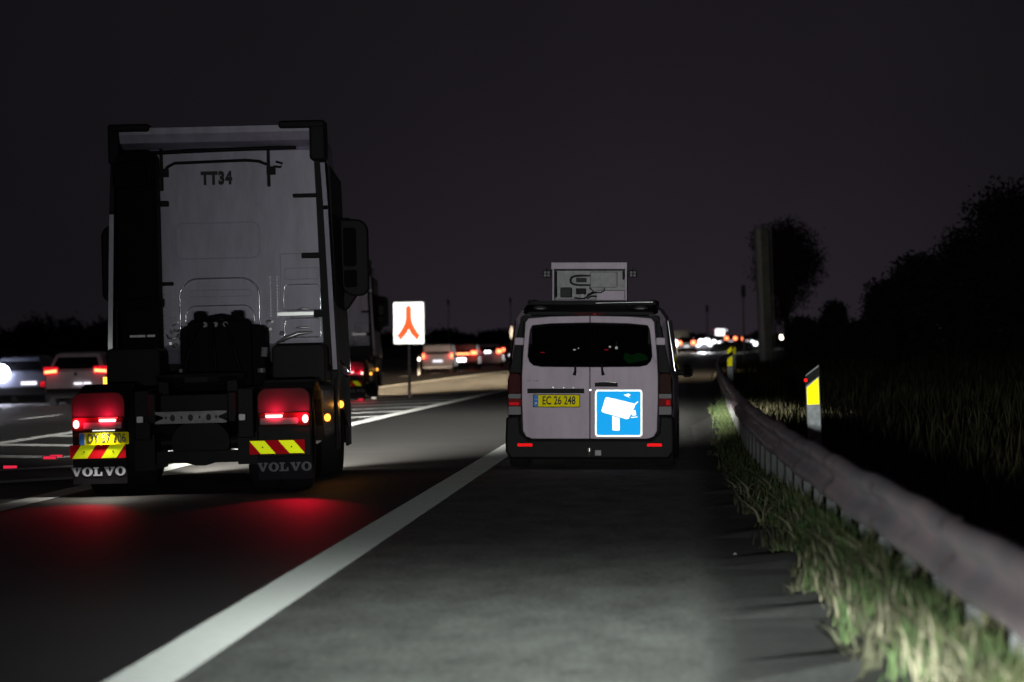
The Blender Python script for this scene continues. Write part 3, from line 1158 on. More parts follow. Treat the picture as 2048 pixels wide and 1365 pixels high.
    for cx in (-.64, -.55):
        for k in range(14):
            mb.cyl((cx, 3.478, 1.55 + k * .047), (cx, 3.501, 1.55 + k * .047), .008, 'chrome_bead', r1=.011, n=8)
    mb.build("rivet_strip", cab)
    mb = MB()   # bolted clutter along the foot of the wall, catching the light
    g2 = random.Random(3)
    for k in range(26):
        cx = g2.choice((g2.uniform(-.62, -.40), g2.uniform(.40, .66)))
        zz = g2.uniform(1.50, 1.76)
        mb.cyl((cx, 3.44, zz), (cx + g2.uniform(-.03, .03), 3.50, zz + g2.uniform(-.02, .03)), g2.uniform(.008, .018), 'alu', n=8)
    o = mb.build("bolt_cluster", cab)
    o['kind'] = 'stuff'
    mb = MB()
    mb.tube([(-.62, 3.45, 1.62), (-.60, 3.43, 1.585), (-.55, 3.42, 1.575), (-.50, 3.43, 1.60), (-.49, 3.45, 1.63)], .010, 'alu')
    mb.build("pull_ring", cab)
    mb = MB()
    mb.tube([(.58, 3.44, 1.50), (.68, 3.40, 1.55), (.82, 3.40, 1.60), (.98, 3.43, 1.615)], [.012, .024, .026, .010], 'alu')  # made-up tube shaped like a reflection on the lower cab panel
    mb.build("highlight_tube", cab)
    mb = MB()
    mb.tube([(.80, 3.44, 1.665), (.86, 3.43, 1.668), (.95, 3.44, 1.665)], [.006, .014, .006], 'alu')  # small tube added as a panel highlight
    mb.build("highlight_tube", cab)
    mb = MB()
    mb.tube([(.82, 3.44, 1.865), (.88, 3.43, 1.872), (.96, 3.44, 1.865)], [.006, .016, .006], 'alu')  # another added highlight, on the upper arch
    mb.build("highlight_tube", cab)
    mb = MB()
    mb.box(.60, 1.00, 3.43, 3.48, 1.80, 1.838, 'alu')
    mb.box(1.0, 1.12, 3.40, 3.49, 1.775, 1.855, 'black')
    mb.build("step_bar", cab)
    for (a, b, zz, hh) in ((.80, 1.10, 3.115, .042), (.88, 1.10, 2.455, .06), (-.68, -.56, 3.06, .06), (-.66, -.53, 2.18, .04)):
        mb = MB()
        mb.box(a, b, 3.40, 3.495, zz - hh / 2, zz + hh / 2, 'black')
        mb.build("grab_handle", cab, bevel=.01)
    # cable pipe and brackets under the roof spoiler
    mb = MB()
    mb.tube([(-.64, 3.42, 3.36), (-.56, 3.40, 3.46), (-.48, 3.40, 3.50), (.30, 3.40, 3.515), (.44, 3.40, 3.50), (.54, 3.42, 3.46)], .016, 'black')
    mb.tube([(-.78, 3.40, 3.615), (-.3, 3.36, 3.625), (.4, 3.36, 3.64), (.85, 3.42, 3.645)], .022, 'black')
    for cx, za, zb in ((-.625, 3.20, 3.70), (.545, 3.22, 3.84)):
        mb.box(cx - .016, cx + .016, 3.38, 3.43, za, zb, 'black')
        mb.box(cx - .02, cx + .075, 3.36, 3.44, 3.35, 3.44, 'black')
    mb.tube([(.60, 3.40, 3.44), (.68, 3.38, 3.43), (.70, 3.38, 3.47), (.63, 3.39, 3.49)], .012, 'black')
    mb.build("cable_pipe", cab)
    text_mesh("TT34", .185, 'ink', "lettering", cab, (-.035, 3.492, 3.325), sx=.72, bold=.012, spacing=1.20, depth=.003)
    # roof spoiler: curved trailing panel
    mb = MB()
    rings = []
    for (y, z0, z1, w) in ((3.02, 3.80, 3.87, 1.08), (3.10, 3.71, 3.885, 1.10), (3.4, 3.66, 3.90, 1.13), (4.2, 3.66, 3.91, 1.13), (5.0, 3.64, 3.85, 1.08)):
        rings.append([(-w, y, z0), (w, y, z0), (w + .02, y, (z0 + z1) / 2), (w - .03, y, z1), (-w + .03, y, z1), (-w - .02, y, (z0 + z1) / 2)])
    mb.loft(rings, 'white_cab', smooth=False)
    mb.build("roof_spoiler", T, bevel=.02)
    for s in (-1, 1):
        mb = MB()   # dark corner cap
        e_ = 1.20 if s > 0 else 1.15
        a, b = sorted((s * .70, s * e_))
        c, d = sorted((s * 1.03, s * e_))
        mb.prism(rrect(a, 3.83, b, 3.915, .03), 2.98, 3.4, 'black')
        mb.prism(rrect(c, 3.48, d, 3.87, .03), 2.985, 3.42, 'black')
        mb.build("corner_cap", T, bevel=.02)
        # side deflector: outer skin leaning inwards at the top, pale trailing edge
        mb = MB()
        for (za, zb, xa, xb, m) in ((1.18, 2.96, 1.275, 1.215, 'white_cab'), (2.965, 3.47, 1.215, 1.19, 'black' if s < 0 else 'white_cab')):
            w = .055
            xa, xb = (xa, xb) if s > 0 else (xa - .055, xb - .055)
            ringA = [(s * xa, 3.02, za), (s * (xa - w), 3.04, za), (s * (xa - .10), 3.75, za), (s * (xa - .02), 3.75, za)]
            ringB = [(s * xb, 3.02, zb), (s * (xb - w), 3.04, zb), (s * (xb - .10), 3.75, zb), (s * (xb - .02), 3.75, zb)]
            mb.loft([ringA, ringB], 'guard', smooth=False)
        sd = mb.build("side_deflector", T, bevel=.012)
        mb = MB()   # pale trailing edge
        for (za, zb, xa, xb, m) in ((1.20, 2.94, 1.27, 1.21, 'white_cab'), (2.985, 3.45, 1.21, 1.187, 'black' if s < 0 else 'white_cab')):
            xa, xb = (xa, xb) if s > 0 else (xa - .055, xb - .055)
            w = .048
            mb.loft([[(s * xa, 3.005, za), (s * (xa - w), 3.012, za), (s * (xa - w), 3.03, za), (s * xa, 3.025, za)],
                     [(s * xb, 3.005, zb), (s * (xb - w), 3.012, zb), (s * (xb - w), 3.03, zb), (s * xb, 3.025, zb)]], m, smooth=False)
        mb.build("trailing_edge", sd)
        mb = MB()   # dark glossy cab side
        q = [(s * 1.248, 3.62, 1.32), (s * 1.248, 5.55, 1.16), (s * 1.20, 5.45, 3.35), (s * 1.20, 3.62, 3.45)]
        mb.loft([q, [(x - s * .03, y, z) for x, y, z in q]], 'guard', smooth=False)
        mb.build("cab_side_panel", T)
        mb = MB()   # dark inner channel
        a, b = sorted((s * 1.12, s * 1.20))
        mb.prism([(a, 1.25), (b, 1.25), (b - (.06 if s > 0 else -.0), 3.5), (a - (.06 if s > 0 else -.05), 3.5)], 3.2, 3.45, 'dark')
        mb.build("inner_channel", T)
        # door mirror
        mb = MB()
        a, b = sorted((s * 1.20, s * 1.52))
        rad = (.16, .10, .14, .03) if s > 0 else (.10, .16, .03, .14)
        mb.prism(rrect(a, 2.02, b, 2.90, rad, 6), 5.0, 5.16, 'black')
        mb.box(*sorted((s * 1.15, s * 1.32)), 5.04, 5.12, 2.86, 2.92, 'black')
        mb.prism([(s * 1.22, 2.10), (s * 1.40, 2.05), (s * 1.28, 1.88), (s * 1.20, 1.84)] if s < 0 else [(1.22, 2.10), (1.20, 1.84), (1.28, 1.88), (1.40, 2.05)], 5.02, 5.14, 'black')
        mr_ = mb.build("door_mirror", T, bevel=.02)
        mb = MB()
        c, d = sorted((s * 1.225, s * 1.40))
        TM = Matrix.Translation(((c + d) / 2, 4.985, 0)) @ Matrix.Rotation(R(13 * s), 4, 'Z')
        mb.prism(rrect(-.075, 2.36, .075, 2.80, .03), -.003, .003, 'mirror', T=TM)
        mb.prism(rrect(-.075, 2.12, .075, 2.32, .03), -.003, .003, 'mirror', T=TM)
        mb.build("mirror_glass", mr_)
        mb = MB()
        mb.prism(rrect(*sorted((s * .72, s * 1.15))[:1], .55, sorted((s * .72, s * 1.15))[1], .85, .05), 5.99, 6.02, 'e_warm')
        mb.build("headlight", T)
    # beacon/marker on the left guard
    mb = MB()
    mb.cyl((-1.245, 3.0, 1.10), (-1.245, 3.0, 1.18), .022, 'e_amber', n=10)
    mb.build("amber_marker_lamp", T)
    return T


T1 = make_tractor("large white tractor unit in the left lane with TT34 on its cab back",
                  (-4.875, 35.0, float(gz_u(-4.875, 35)) - 0.0), (0, R(-1.43), R(1.7)))
for x in (-5.75, -4.35):
    head_lamp("truck_headlamp", (x, 41.2, float(gz_u(x, 41)) + .75), 150000, low=1.0, stray=.01, cut0=-.7, cut1=-1.4, azs=17, az0=1, color=(1, .98, .90), even=1.7)

# the second tractor unit, farther up and mostly hidden by the first
T2 = copy_tree(T1)
T2['label'] = "smaller distant tractor unit half hidden behind the large white truck's right mirror"
T2.location = (-9.85, 96.0, gz(-9.85, 96.0))
T2.rotation_euler = (0, R(-1.43), R(0.3))
for dx in (-.8, .8):
    x = T2.location.x + dx
    head_lamp("truck_headlamp", (x, 102.4, gz(x, 102) + .8), 560000, low=1.0, stray=.01, cut0=-.35, cut1=-.8, azs=14, az0=5, color=(1, .75, .48), even=2.0)


# ------------------------------------------------------------------ the police control van
V_ = thing("parked_van", "white van on the hard shoulder with a blue camera sign and roof cabinet", "van", (-1.030, 40.0, 0.0), (0, 0, R(-0.9)))


def van_sec(y, z0, zb, z1, w0, wb, w1):
    return [(-w0, y, z0), (w0, y, z0), (wb, y, (z0 + zb) / 2), (wb, y, zb), (wb - .03, y, zb + .08), (w1 + .06, y, z1 - .14), (w1, y, z1 - .05), (w1 - .10, y, z1),
            (-w1 + .10, y, z1), (-w1, y, z1 - .05), (-w1 - .06, y, z1 - .14), (-wb + .03, y, zb + .08), (-wb, y, zb), (-wb, y, (z0 + zb) / 2)]


mb = MB()
# open shell: rear rim, sides, roof, windscreen slope, bonnet
secs = [van_sec(0.06, .34, 1.02, 1.77, .90, .945, .76), van_sec(.30, .30, 1.02, 1.86, .92, .96, .80), van_sec(1.2, .28, 1.02, 1.90, .92, .965, .80), van_sec(3.0, .28, 1.02, 1.90, .92, .965, .78),
        van_sec(3.7, .28, 1.0, 1.80, .92, .95, .72), van_sec(4.45, .28, .95, 1.18, .90, .94, .80), van_sec(5.05, .28, .80, .95, .84, .88, .74), van_sec(5.2, .34, .6, .7, .75, .80, .66)]
mb.loft(secs, 'white_van', caps=False, smooth=False)
mb.add(secs[-1], [tuple(range(14))], 'white_van')
# shut the rear except the glass opening: frame behind the doors
mb.ring(rrect(-.80, .36, .80, 1.76, .04, 4), rrect(-.66, 1.19, .66, 1.66, .05, 4), .062, .09, 'black')
body = mb.build("body", V_, bevel=.02)
# rear doors with a rounded glass opening
for s in (-1, 1):
    mb = MB()
    n = 10
    outer = [(0.004, .349), (.66, .349), (.73, .375), (.765, .44), (.777, .80), (.777, 1.05), (.765, 1.30), (.735, 1.68), (.70, 1.725), (.45, 1.745), (0.004, 1.755)]
    inner = [(0.004, 1.168), (.56, 1.172), (.65, 1.19), (.695, 1.235), (.712, 1.29), (.705, 1.40), (.695, 1.50), (.683, 1.60), (.66, 1.645), (.45, 1.667), (0.004, 1.677)]
    pts_o = [(s * x, z) for x, z in outer]
    pts_i = [(s * x, z) for x, z in inner]
    y0 = .0
    k = len(outer)
    # lower panel, with a crease
    low = [(0.004, .349), (.66, .349), (.73, .375), (.765, .44), (.777, .80), (.777, 1.05), (.770, 1.19), (.712, 1.29), (.695, 1.235), (.65, 1.19), (.56, 1.172), (0.004, 1.168)]
    up = [(.770, 1.19), (.765, 1.30), (.735, 1.68), (.70, 1.725), (.45, 1.745), (0.004, 1.755), (0.004, 1.677), (.45, 1.667), (.66, 1.645), (.683, 1.60), (.695, 1.50), (.705, 1.40), (.712, 1.29)]
    mb.prism([(s * x, z) for x, z in low], 0.0, .055, 'white_van')
    mb.prism([(s * x, z) for x, z in up], 0.0, .055, 'white_van')
    dr = mb.build("rear_door", V_, bevel=.008)
    mb = MB()
    mb.prism([(s * x, z) for x, z in inner], .0, .006, 'tint', T=Matrix.Translation((0, .020, 1.168)) @ Matrix.Rotation(R(-9), 4, 'X') @ Matrix.Translation((0, 0, -1.168)))
    mb.build("door_glass", dr)
    mb = MB()
    mb.tube([(s * .135 + (-.03 if s < 0 else .0), -.02, 1.20), (s * .155 - .012, -.025, 1.12), (s * .165 - .012, -.03, 1.075)], [.010, .014, .020], 'black')
    mb.build("wiper", dr)
    mb = MB()
    a, b = sorted((s * .757, s * .862))
    mb.box(a, b, -.012, .045, 1.420, 1.505, 'white_van')
    mb.build("hinge_cover", dr, bevel=.01)
mb = MB()
mb.box(-.715, -.065, -.022, -.001, .868, .922, 'black')
mb.prism([(-.715, .922), (-.065, .922), (-.10, .940), (-.67, .940)], -.016, -.001, 'white_van')
for cx in (-.42, -.30, -.19):
    mb.cyl((cx, -.022, .934), (cx, -.014, .934), .006, 'alu', n=8)
mb.build("plate_recess", V_, bevel=.006)
mb = MB()
mb.prism(rrect(-.650, .708, -.112, .856, .012), -.010, -.001, 'black')
mb.prism(rrect(-.640, .716, -.120, .848, .01), -.015, -.0105, 'r_plate')
mb.prism(rrect(-.638, .718, -.590, .846, .006), -.018, -.0155, 'r_pblue')
n_ = mb.build("number_plate", V_)
text_mesh("EC 26 248", .132, 'ink', "plate_characters", n_, (-.355, -.019, .782), sx=.68, bold=.002)
mb = MB()
for k in range(3):
    mb.prism(circ(-.614 + (k - 1) * .012, .80 + .004 * (k % 2), .004, None, 6), -.020, -.0185, 'r_dimwhite')
mb.prism([(-.624, .742), (-.620, .742), (-.614, .752), (-.608, .742), (-.604, .742), (-.604, .764), (-.624, .764)], -.020, -.0185, 'r_dimwhite')
mb.build("plate_emblem", n_)
mb = MB()
mb.box(.058, .318, -.030, -.001, .945, .990, 'black')
mb.tube([(.10, -.012, .992), (.20, -.016, .994), (.30, -.012, .992)], .005, 'chrome')
mb.build("door_handle", V_, bevel=.008)
mb = MB()
mb.cyl((.006, -.012, .905), (.006, -.001, .905), .013, 'alu', n=12)
mb.build("door_lock", V_)
mb = MB()
for k, w_ in enumerate((.02, .008, .02, .02)):
    mb.box(-.72 + k * .034, -.72 + k * .034 + w_ + .006, -.006, -.001, 1.006, 1.018, 'grey')
mb.build("badge", V_)
# camera warning sign on the right door
mb = MB()
mb.prism(rrect(.058, .372, .600, .910, .035, 6), -.012, -.004, 'r_white')
sg = mb.build("camera_sign", V_)
mb = MB()
mb.prism(rrect(.078, .392, .580, .890, .022, 6), -.015, -.0125, 'r_blue')
mb.build("blue_field", sg)
mb = MB()


def SP(zx, zy):   # from the enlarged view of the sign to metres
    return ((980 + zx / 4.876 - 1177.5) / 175.0, 1.48 - (720 + zy / 4.876 - 680) / 175.0)


def cam_poly(pts):
    pts = [SP(*p) for p in pts]
    area = sum(pts[i][0] * pts[(i + 1) % len(pts)][1] - pts[(i + 1) % len(pts)][0] * pts[i][1] for i in range(len(pts)))
    return pts if area > 0 else pts[::-1]


mb.prism(cam_poly([(1128, 362), (1390, 424), (1406, 440), (1402, 456), (1342, 574), (1322, 580), (1084, 512), (1075, 498), (1112, 372)]), -.0175, -.0152, 'r_white')
mb.prism(cam_poly([(1180, 545), (1254, 570), (1256, 680), (1248, 690), (1190, 690), (1182, 680)]), -.0175, -.0152, 'r_white')
mb.prism(cam_poly([(1388, 436), (1430, 402), (1436, 410), (1402, 446)]), -.0175, -.0152, 'r_white')
mb.prism(cam_poly([(1390, 490), (1408, 490), (1416, 540), (1380, 546), (1366, 530)]), -.0175, -.0152, 'r_white')
mb.prism(cam_poly([(1362, 558), (1430, 552), (1430, 560), (1370, 568)]), -.0175, -.0152, 'r_white')
mb.prism(cam_poly([(1290, 340), (1340, 328), (1362, 342), (1340, 360), (1355, 374), (1320, 358)]), -.0175, -.0152, 'r_white')
mb.build("camera_pictogram", sg)
# bumper
mb = MB()
bp_ = [(-.90, .12), (.90, .12), (.96, .20), (.965, .34), (.955, .60), (.80, .62), (.785, .42), (.70, .342), (-.70, .342), (-.785, .42), (-.80, .62), (-.955, .60), (-.965, .34), (-.96, .20)]
mb.prism(bp_, -.05, .30, 'black')
mb.build("bumper", V_, bevel=.025)
for s in (-1, 1):
    mb = MB()
    a, b = sorted((s * .655, s * .825))
    mb.prism(rrect(a, .262, b, .298, .01), -.066, -.0505, 'r_reflector')
    mb.build("bumper_reflector", V_)
    # tail lamps
    mb = MB()
    a, b = sorted((s * .790, s * .932))
    mb.prism(rrect(a, .865, b, 1.10, (.01, .01, .05, .05)), -.015, .28, 'dred_lens' if s < 0 else 'amber_lens')
    L = mb.build("tail_lamp", V_, bevel=.01)
    mb = MB()
    mb.prism(rrect(a, .810, b, .862, .01), -.018, .28, 'clear_lens')
    mb.build("reverse_lens", L)
    mb = MB()
    mb.prism(rrect(a, .722, b, .806, .01), -.016, .28, 'red_lens')
    if s < 0:
        mb.prism(rrect(a + .01, .735, b - .02, .765, .01), -.019, -.0165, 'e_dimred')
    else:
        mb.prism(rrect(b - .06, .735, b - .02, .79, .01), -.019, -.0165, 'e_dimred')
    mb.build("tail_light", L)
    mb = MB()
    mb.prism(rrect(a, .625, b, .718, .01), -.014, .28, 'clear_lens')
    mb.build("lower_lens", L)
    mb = MB()   # dark corner pillar between lamp and roof
    pil = [(s * .785, 1.10), (s * .925, 1.10), (s * .86, 1.40), (s * .80, 1.68), (s * .755, 1.70), (s * .775, 1.40)]
    if s < 0:
        pil = pil[::-1]
    mb.prism(pil, .0, .35, 'pillar')
    mb.build("corner_pillar", V_, bevel=.008)
    # wheels, mirrors
    wheel(V_, s * .84, .74, .34, .22, rim='grey')
    wheel(V_, s * .84, 4.15, .335, .22, rim='grey')
    mb = MB()
    a, b = sorted((s * .99, s * 1.13))
    mb.prism(rrect(a, 1.01, b, 1.20, .05), 4.0, 4.10, 'black')
    mb.box(*sorted((s * .90, s * 1.02)), 4.03, 4.08, 1.03, 1.10, 'black')
    m_ = mb.build("door_mirror", V_, bevel=.015)
    mb = MB()
    mb.prism(rrect(-.05, -.075, .05, .075, .03), -.003, .003, 'mirror', T=Matrix.Translation(((a + b) / 2, 3.985, 1.105)) @ Matrix.Rotation(R(14 * s), 4, 'Z') @ Matrix.Rotation(R(-6), 4, 'X'))
    mb.build("mirror_glass", m_)
    # side windows
    mb = MB()
    v = [(s * .968, .45, 1.12), (s * .968, 3.2, 1.12), (s * .885, 3.2, 1.72), (s * .885, .45, 1.70)]
    v2 = [(x - s * .006, y, z) for x, y, z in v]
    mb.loft([v, v2], 'darkglass', smooth=False)
    mb.build("side_window", V_)
# tow hitch, exhaust
mb = MB()
mb.box(-.06, .10, -.02, .30, .16, .20, 'dark')
mb.tube([(.0, .0, .17), (.0, -.10, .16), (.0, -.13, .21)], .016, 'alu')
mb.cyl((.0, -.13, .21), (.0, -.13, .245), .026, 'alu', n=12)
mb.box(.06, .13, -.058, -.052, .16, .22, 'grey')
mb.build("tow_hitch", V_)
# dark trim over the doors, brake light, roof lamps, roof rack
mb = MB()
mb.loft([[(-.745, .03, 1.765), (.745, .03, 1.765), (.70, .03, 1.80), (-.70, .03, 1.80)], [(-.80, .34, 1.80), (.80, .34, 1.80), (.74, .34, 1.885), (-.74, .34, 1.885)]], 'pillar', smooth=False)
mb.build("roof_trim", V_, bevel=.01)
mb = MB()
mb.prism(rrect(-.18, 1.764, .17, 1.792, .01), .005, .06, 'dred_lens')
mb.prism(rrect(.045, 1.768, .065, 1.776, .003), .0, .0045, 'e_rspot')
mb.build("high_brake_light", V_)
for s in (-1, 1):
    mb = MB()
    mb.prism(circ(s * .575, 1.835, .085, .040, 18), .15, .22, 'black')
    mb.prism(circ(s * .575, 1.832, .05, .016, 14), .143, .1495, 'clear_lens')
    mb.build("roof_lamp", V_, bevel=.006)
mb = MB()
for s in (-1, 1):
    mb.box(s * .70 - .03, s * .70 + .03, .45, 2.9, 1.88, 1.945, 'black')
for y in (.45, 1.4, 2.4):
    mb.box(-.74, .74, y, y + .05, 1.895, 1.93, 'black')
mb.box(-.70, .74, .42, .46, 1.84, 1.915, 'black')
mb.tube([(.05, .41, 1.903), (.4, .41, 1.912), (.71, .41, 1.915)], .006, 'alu')
mb.build("roof_rack", V_)
# cabinet on the roof
X0, X1, Z0, Z1 = -.478, .392, 1.932, 2.385
mb = MB()
YB = .95
wl_ = .018
mb.box(X0, X0 + wl_, YB, YB + .42, Z0, Z1 - .07, 'white_van')
mb.box(X1 - wl_, X1, YB, YB + .42, Z0, Z1 - .07, 'white_van')
mb.box(X0 + wl_, X1 - wl_, YB, YB + .42, Z0, Z0 + wl_, 'white_van')
mb.box(X0 + wl_, X1 - wl_, YB + .40, YB + .42, Z0 + wl_, Z1 - .07, 'grey')
cb = mb.build("roof_cabinet", V_)
mb = MB()
mb.box(X0 - .012, X1 + .005, YB - .03, YB + .44, Z1 - .078, Z1, 'white_van')
mb.build("cabinet_lid", cb, bevel=.006)
mb = MB()
mb.box(X0 + wl_, X1 - wl_, YB + .02, YB + .05, Z1 - .096, Z1 - .080, 'black')
mb.box(X0 + wl_ + .001, X0 + wl_ + .018, YB + .03, YB + .38, Z0 + .05, Z1 - .10, 'black')
mb.box(X1 - wl_ - .035, X1 - wl_ - .012, YB + .1, YB + .15, Z1 - .20, Z1 - .10, 'black')
mb.build("cabinet_seal", cb)


def CP(zx, zy):   # enlarged cabinet view -> metres
    s_ = 170.8
    return ((1070 + zx / 9.309 - 1184) / s_, 1.48 - (510 + zy / 9.309 - 680) / s_)


mb = MB()
uo = [CP(985, 368), CP(790, 362), CP(680, 375), CP(620, 400), CP(592, 455), CP(600, 510), CP(640, 550), CP(740, 575), CP(985, 575)]
ui = [CP(985, 395), CP(790, 400), CP(700, 408), CP(655, 425), CP(632, 460), CP(640, 500), CP(670, 525), CP(750, 540), CP(985, 545)]
mb.loft([[(a[0], YB + .30, a[1]), (b[0], YB + .30, b[1]), (b[0], YB + .36, b[1]), (a[0], YB + .36, a[1])] for a, b in zip(uo, ui)], 'black', smooth=False)
(xa, za), (xb, zb) = CP(725, 505), CP(910, 425)
mb.box(xa, xb, YB + .24, YB + .38, za, zb, 'ink')
mb.build("camera_unit", cb)
mb = MB()
(xa, za), (xb, zb) = CP(440, 790), CP(640, 610)
mb.box(xa, xb, YB + .12, YB + .38, za, zb, 'ink')
mb.build("black_box", cb, bevel=.006)
mb = MB()
(xa, za), (xb, zb) = CP(990, 600), CP(1490, 312)
mb.box(xa, xb, YB + .26, YB + .39, za, zb, 'grey')
mb.build("equipment_case", cb, bevel=.005)
mb = MB()
(xa, za), (xb, zb) = CP(1120, 840), CP(1640, 665)
mb.box(xa, xb, YB + .10, YB + .39, za, zb, 'white_van')
mb.build("white_case", cb, bevel=.005)
mb = MB()
(xa, za), (xb, zb) = CP(725, 700), CP(905, 625)
mb.box(xa, xb, YB + .2, YB + .38, za - .02, zb, 'guard')
mb.build("small_case", cb, bevel=.005)
mb = MB()
(xa, za), (xb, zb) = CP(822, 800), CP(880, 728)
mb.box(xa, xb, YB + .16, YB + .2, za, zb, 'white_van')
mb.build("connector", cb, bevel=.004)
mb = MB()
for pts in ([(700, 800), (800, 815), (900, 810), (960, 760), (1040, 720), (1120, 700), (1200, 705), (1260, 670), (1265, 620)],
            [(920, 800), (960, 740), (1060, 690), (1010, 640), (985, 610)], [(940, 820), (990, 780), (1050, 770), (1110, 780)]):
    mb.tube([(*CP(*p), YB + .14) for p in pts] and [(CP(*p)[0], YB + .14 - .01 * i, CP(*p)[1]) for i, p in enumerate(pts)], .008, 'ink')
mb.build("cable", cb)
for (xa, xb) in ((X0 - .115, X0 - .015), (X1 + .022, X1 + .122)):
    mb = MB()
    mb.prism(rrect(xa, 2.205, xb, 2.295, .015), YB - .02, YB + .06, 'black')
    for q in range(2):
        for w in range(2):
            mb.prism(circ((xa + xb) / 2 - .02 + q * .04, 2.232 + w * .035, .016, None, 10), YB - .026, YB - .0205, 'clear_lens')
    mb.box((xa + xb) / 2 - .01, (xa + xb) / 2 + .01, YB + .0, YB + .05, 2.295, 2.315, 'black')
    mb.build("work_lamp", cb)
# inside: bulkhead, screen and small glowing spots behind the glass
mb = MB()
mb.box(-.80, .80, 2.6, 2.65, .5, 1.75, 'black')
mb.box(-.70, .10, 1.2, 1.9, .5, 1.22, 'black')
mb.box(.15, .75, 1.3, 1.9, .5, 1.20, 'black')
mb.build("cargo_fitting", V_)
mb = MB()
mb.add([(.40, 1.28, 1.20), (.66, 1.28, 1.25), (.60, 1.28, 1.30), (.52, 1.28, 1.33), (.44, 1.28, 1.30), (.36, 1.28, 1.33), (.34, 1.28, 1.26)], [(0, 1, 2, 3, 4, 5, 6)], 'e_green')
mb.box(.33, .68, 1.285, 1.31, 1.20, 1.40, 'black')
mb.build("green_screen", V_, recalc=False)
for (px, pz, rx, rz, m) in ((1085, 705.5, .030, .006, 'e_rspot'), (1213, 700, .030, .007, 'e_rspot'), (1149, 700, .018, .009, 'e_spot'), (1157, 697, .008, .007, 'e_spot'),
                            (1220, 694, .015, .012, 'e_spot'), (1233, 696, .018, .018, 'e_spot'), (1233, 688, .008, .03, 'e_green')):
    mb = MB()
    k = 41.2 / 40.0
    x, z = ((px - 1360) / 7000 * 41.2) + 1.030 - .02, 1.48 - (pz - 680) / 7000 * 41.2
    mb.prism(circ(x, z, rx, rz, 10), 1.19, 1.20, m)
    mb.build("glow_spot", V_)

# ------------------------------------------------------------------ merging-lanes sign in the gore
Ys = 98.6
S = thing("road_sign", "white road sign on a grey pole with a red symbol of two merging lanes", "road sign", (-7.62, Ys, gz(-7.62, Ys)), (0, R(-.6), R(1)))
w, zb, zt = .435, 1.50, 2.69
mb = MB()
mb.prism(rrect(-w, zb, w, zt, .06, 5), -.03, -.005, 'r_sign')
f_ = mb.build("sign_face", S)
mb = MB()


def sgn(zx, zy):
    return ((zx - 887) / 4.876 / 71.0 - 0.0, zb + (514 - zy) / 407 * (zt - zb))


rt = [(887, 140), (910, 163), (910, 265), (921, 312), (946, 362), (980, 415), (1004, 436), (982, 442), (970, 474), (945, 450), (910, 410), (887, 362)]
lf = [(2 * 886 - x, y) for x, y in rt][::-1]
pts = [sgn(*p) for p in rt[:-1]] + [sgn(887, 362)] + [sgn(*p) for p in lf[1:-1]]
mb.prism(pts[::-1], -.034, -.0305, 'r_orange')
mb.build("merge_symbol", f_)
mb = MB()
mb.cyl((0, .02, 0), (0, .02, zt - .1), .042, 'grey', n=14)
mb.build("pole", S)

# slim white oval added for a lamp reflection, by the van's rear corner
x, y = (1023 - 1360) / 7000 * 190, 190
S2 = thing("reflection_oval", "small upright white oval standing in for a lamp reflection at the van's left edge", "marker", (x, y, gz(x, y)))
mb = MB()
mb.prism(circ(0, 1.48 - (665 - 680) / 7000 * y - gz(x, y), .085, .33, 20), -.02, 0, 'r_sign')
mb.build("reflection_face", S2)
mb = MB()
mb.cyl((0, .03, 0), (0, .03, 1.9), .03, 'grey', n=10)
mb.build("pole", S2)
# small roadside reflector left of the silver hatchback
x, y = (838 - 1360) / 7000 * 178, 178
S3 = thing("reflector_post", "tiny roadside post with a self-glowing white reflector left of the silver hatchback", "marker post", (x, y, gz(x, y)))
mb = MB()
mb.box(-.05, .05, -.03, .03, 0, 1.0, 'postwhite')
mb.build("post_body", S3)
mb = MB()
mb.prism(circ(0, .80, .06, .08, 12), -.04, -.031, 'e_warm')  # reflector emits in place of headlamp light sent back
mb.build("reflector", S3)

# road studs
for i, (px, py, red, lab) in enumerate(((20, 938, 1, "red stud at the left edge of the picture, nearest of the studs"), (99, 919, 1, "red flat stud in front of the truck's left mudguard"),
                                        (112, 916, 1, "red stud close against the left side of the truck's mudguard"), (722, 801, 1, "red stud in the hatched area right of the truck"),
                                        (748, 798, 0, "white stud in the hatched area beside the sign pole"))):
    Y = 50.0
    for _ in range(30):
        X = (px - 1360) / 7000 * Y
        Y += ((1.48 - gz(X, Y)) * 7000 / (py - 680) - Y) * .7
    s = thing("road_stud", "low " + lab, "road stud", (X, Y, gz(X, Y)), (0, 0, R(12) if i < 3 else 0), "road studs in the hatched area")
    mb = MB()
    q = 1.0 if i < 3 else .75
    mb.prism([(-.12 * q, 0), (.12 * q, 0), (.09 * q, .045), (-.09 * q, .045)], -.05, .05, 'dark')
    mb.build("stud_body", s)
    mb = MB()
    mb.box(-.085 * q, .085 * q, -.056, -.051, .006, .042, 'e_stud' if red else 'e_studw')  # stud faces glow themselves, standing in for returned light
    mb.build("reflector", s)


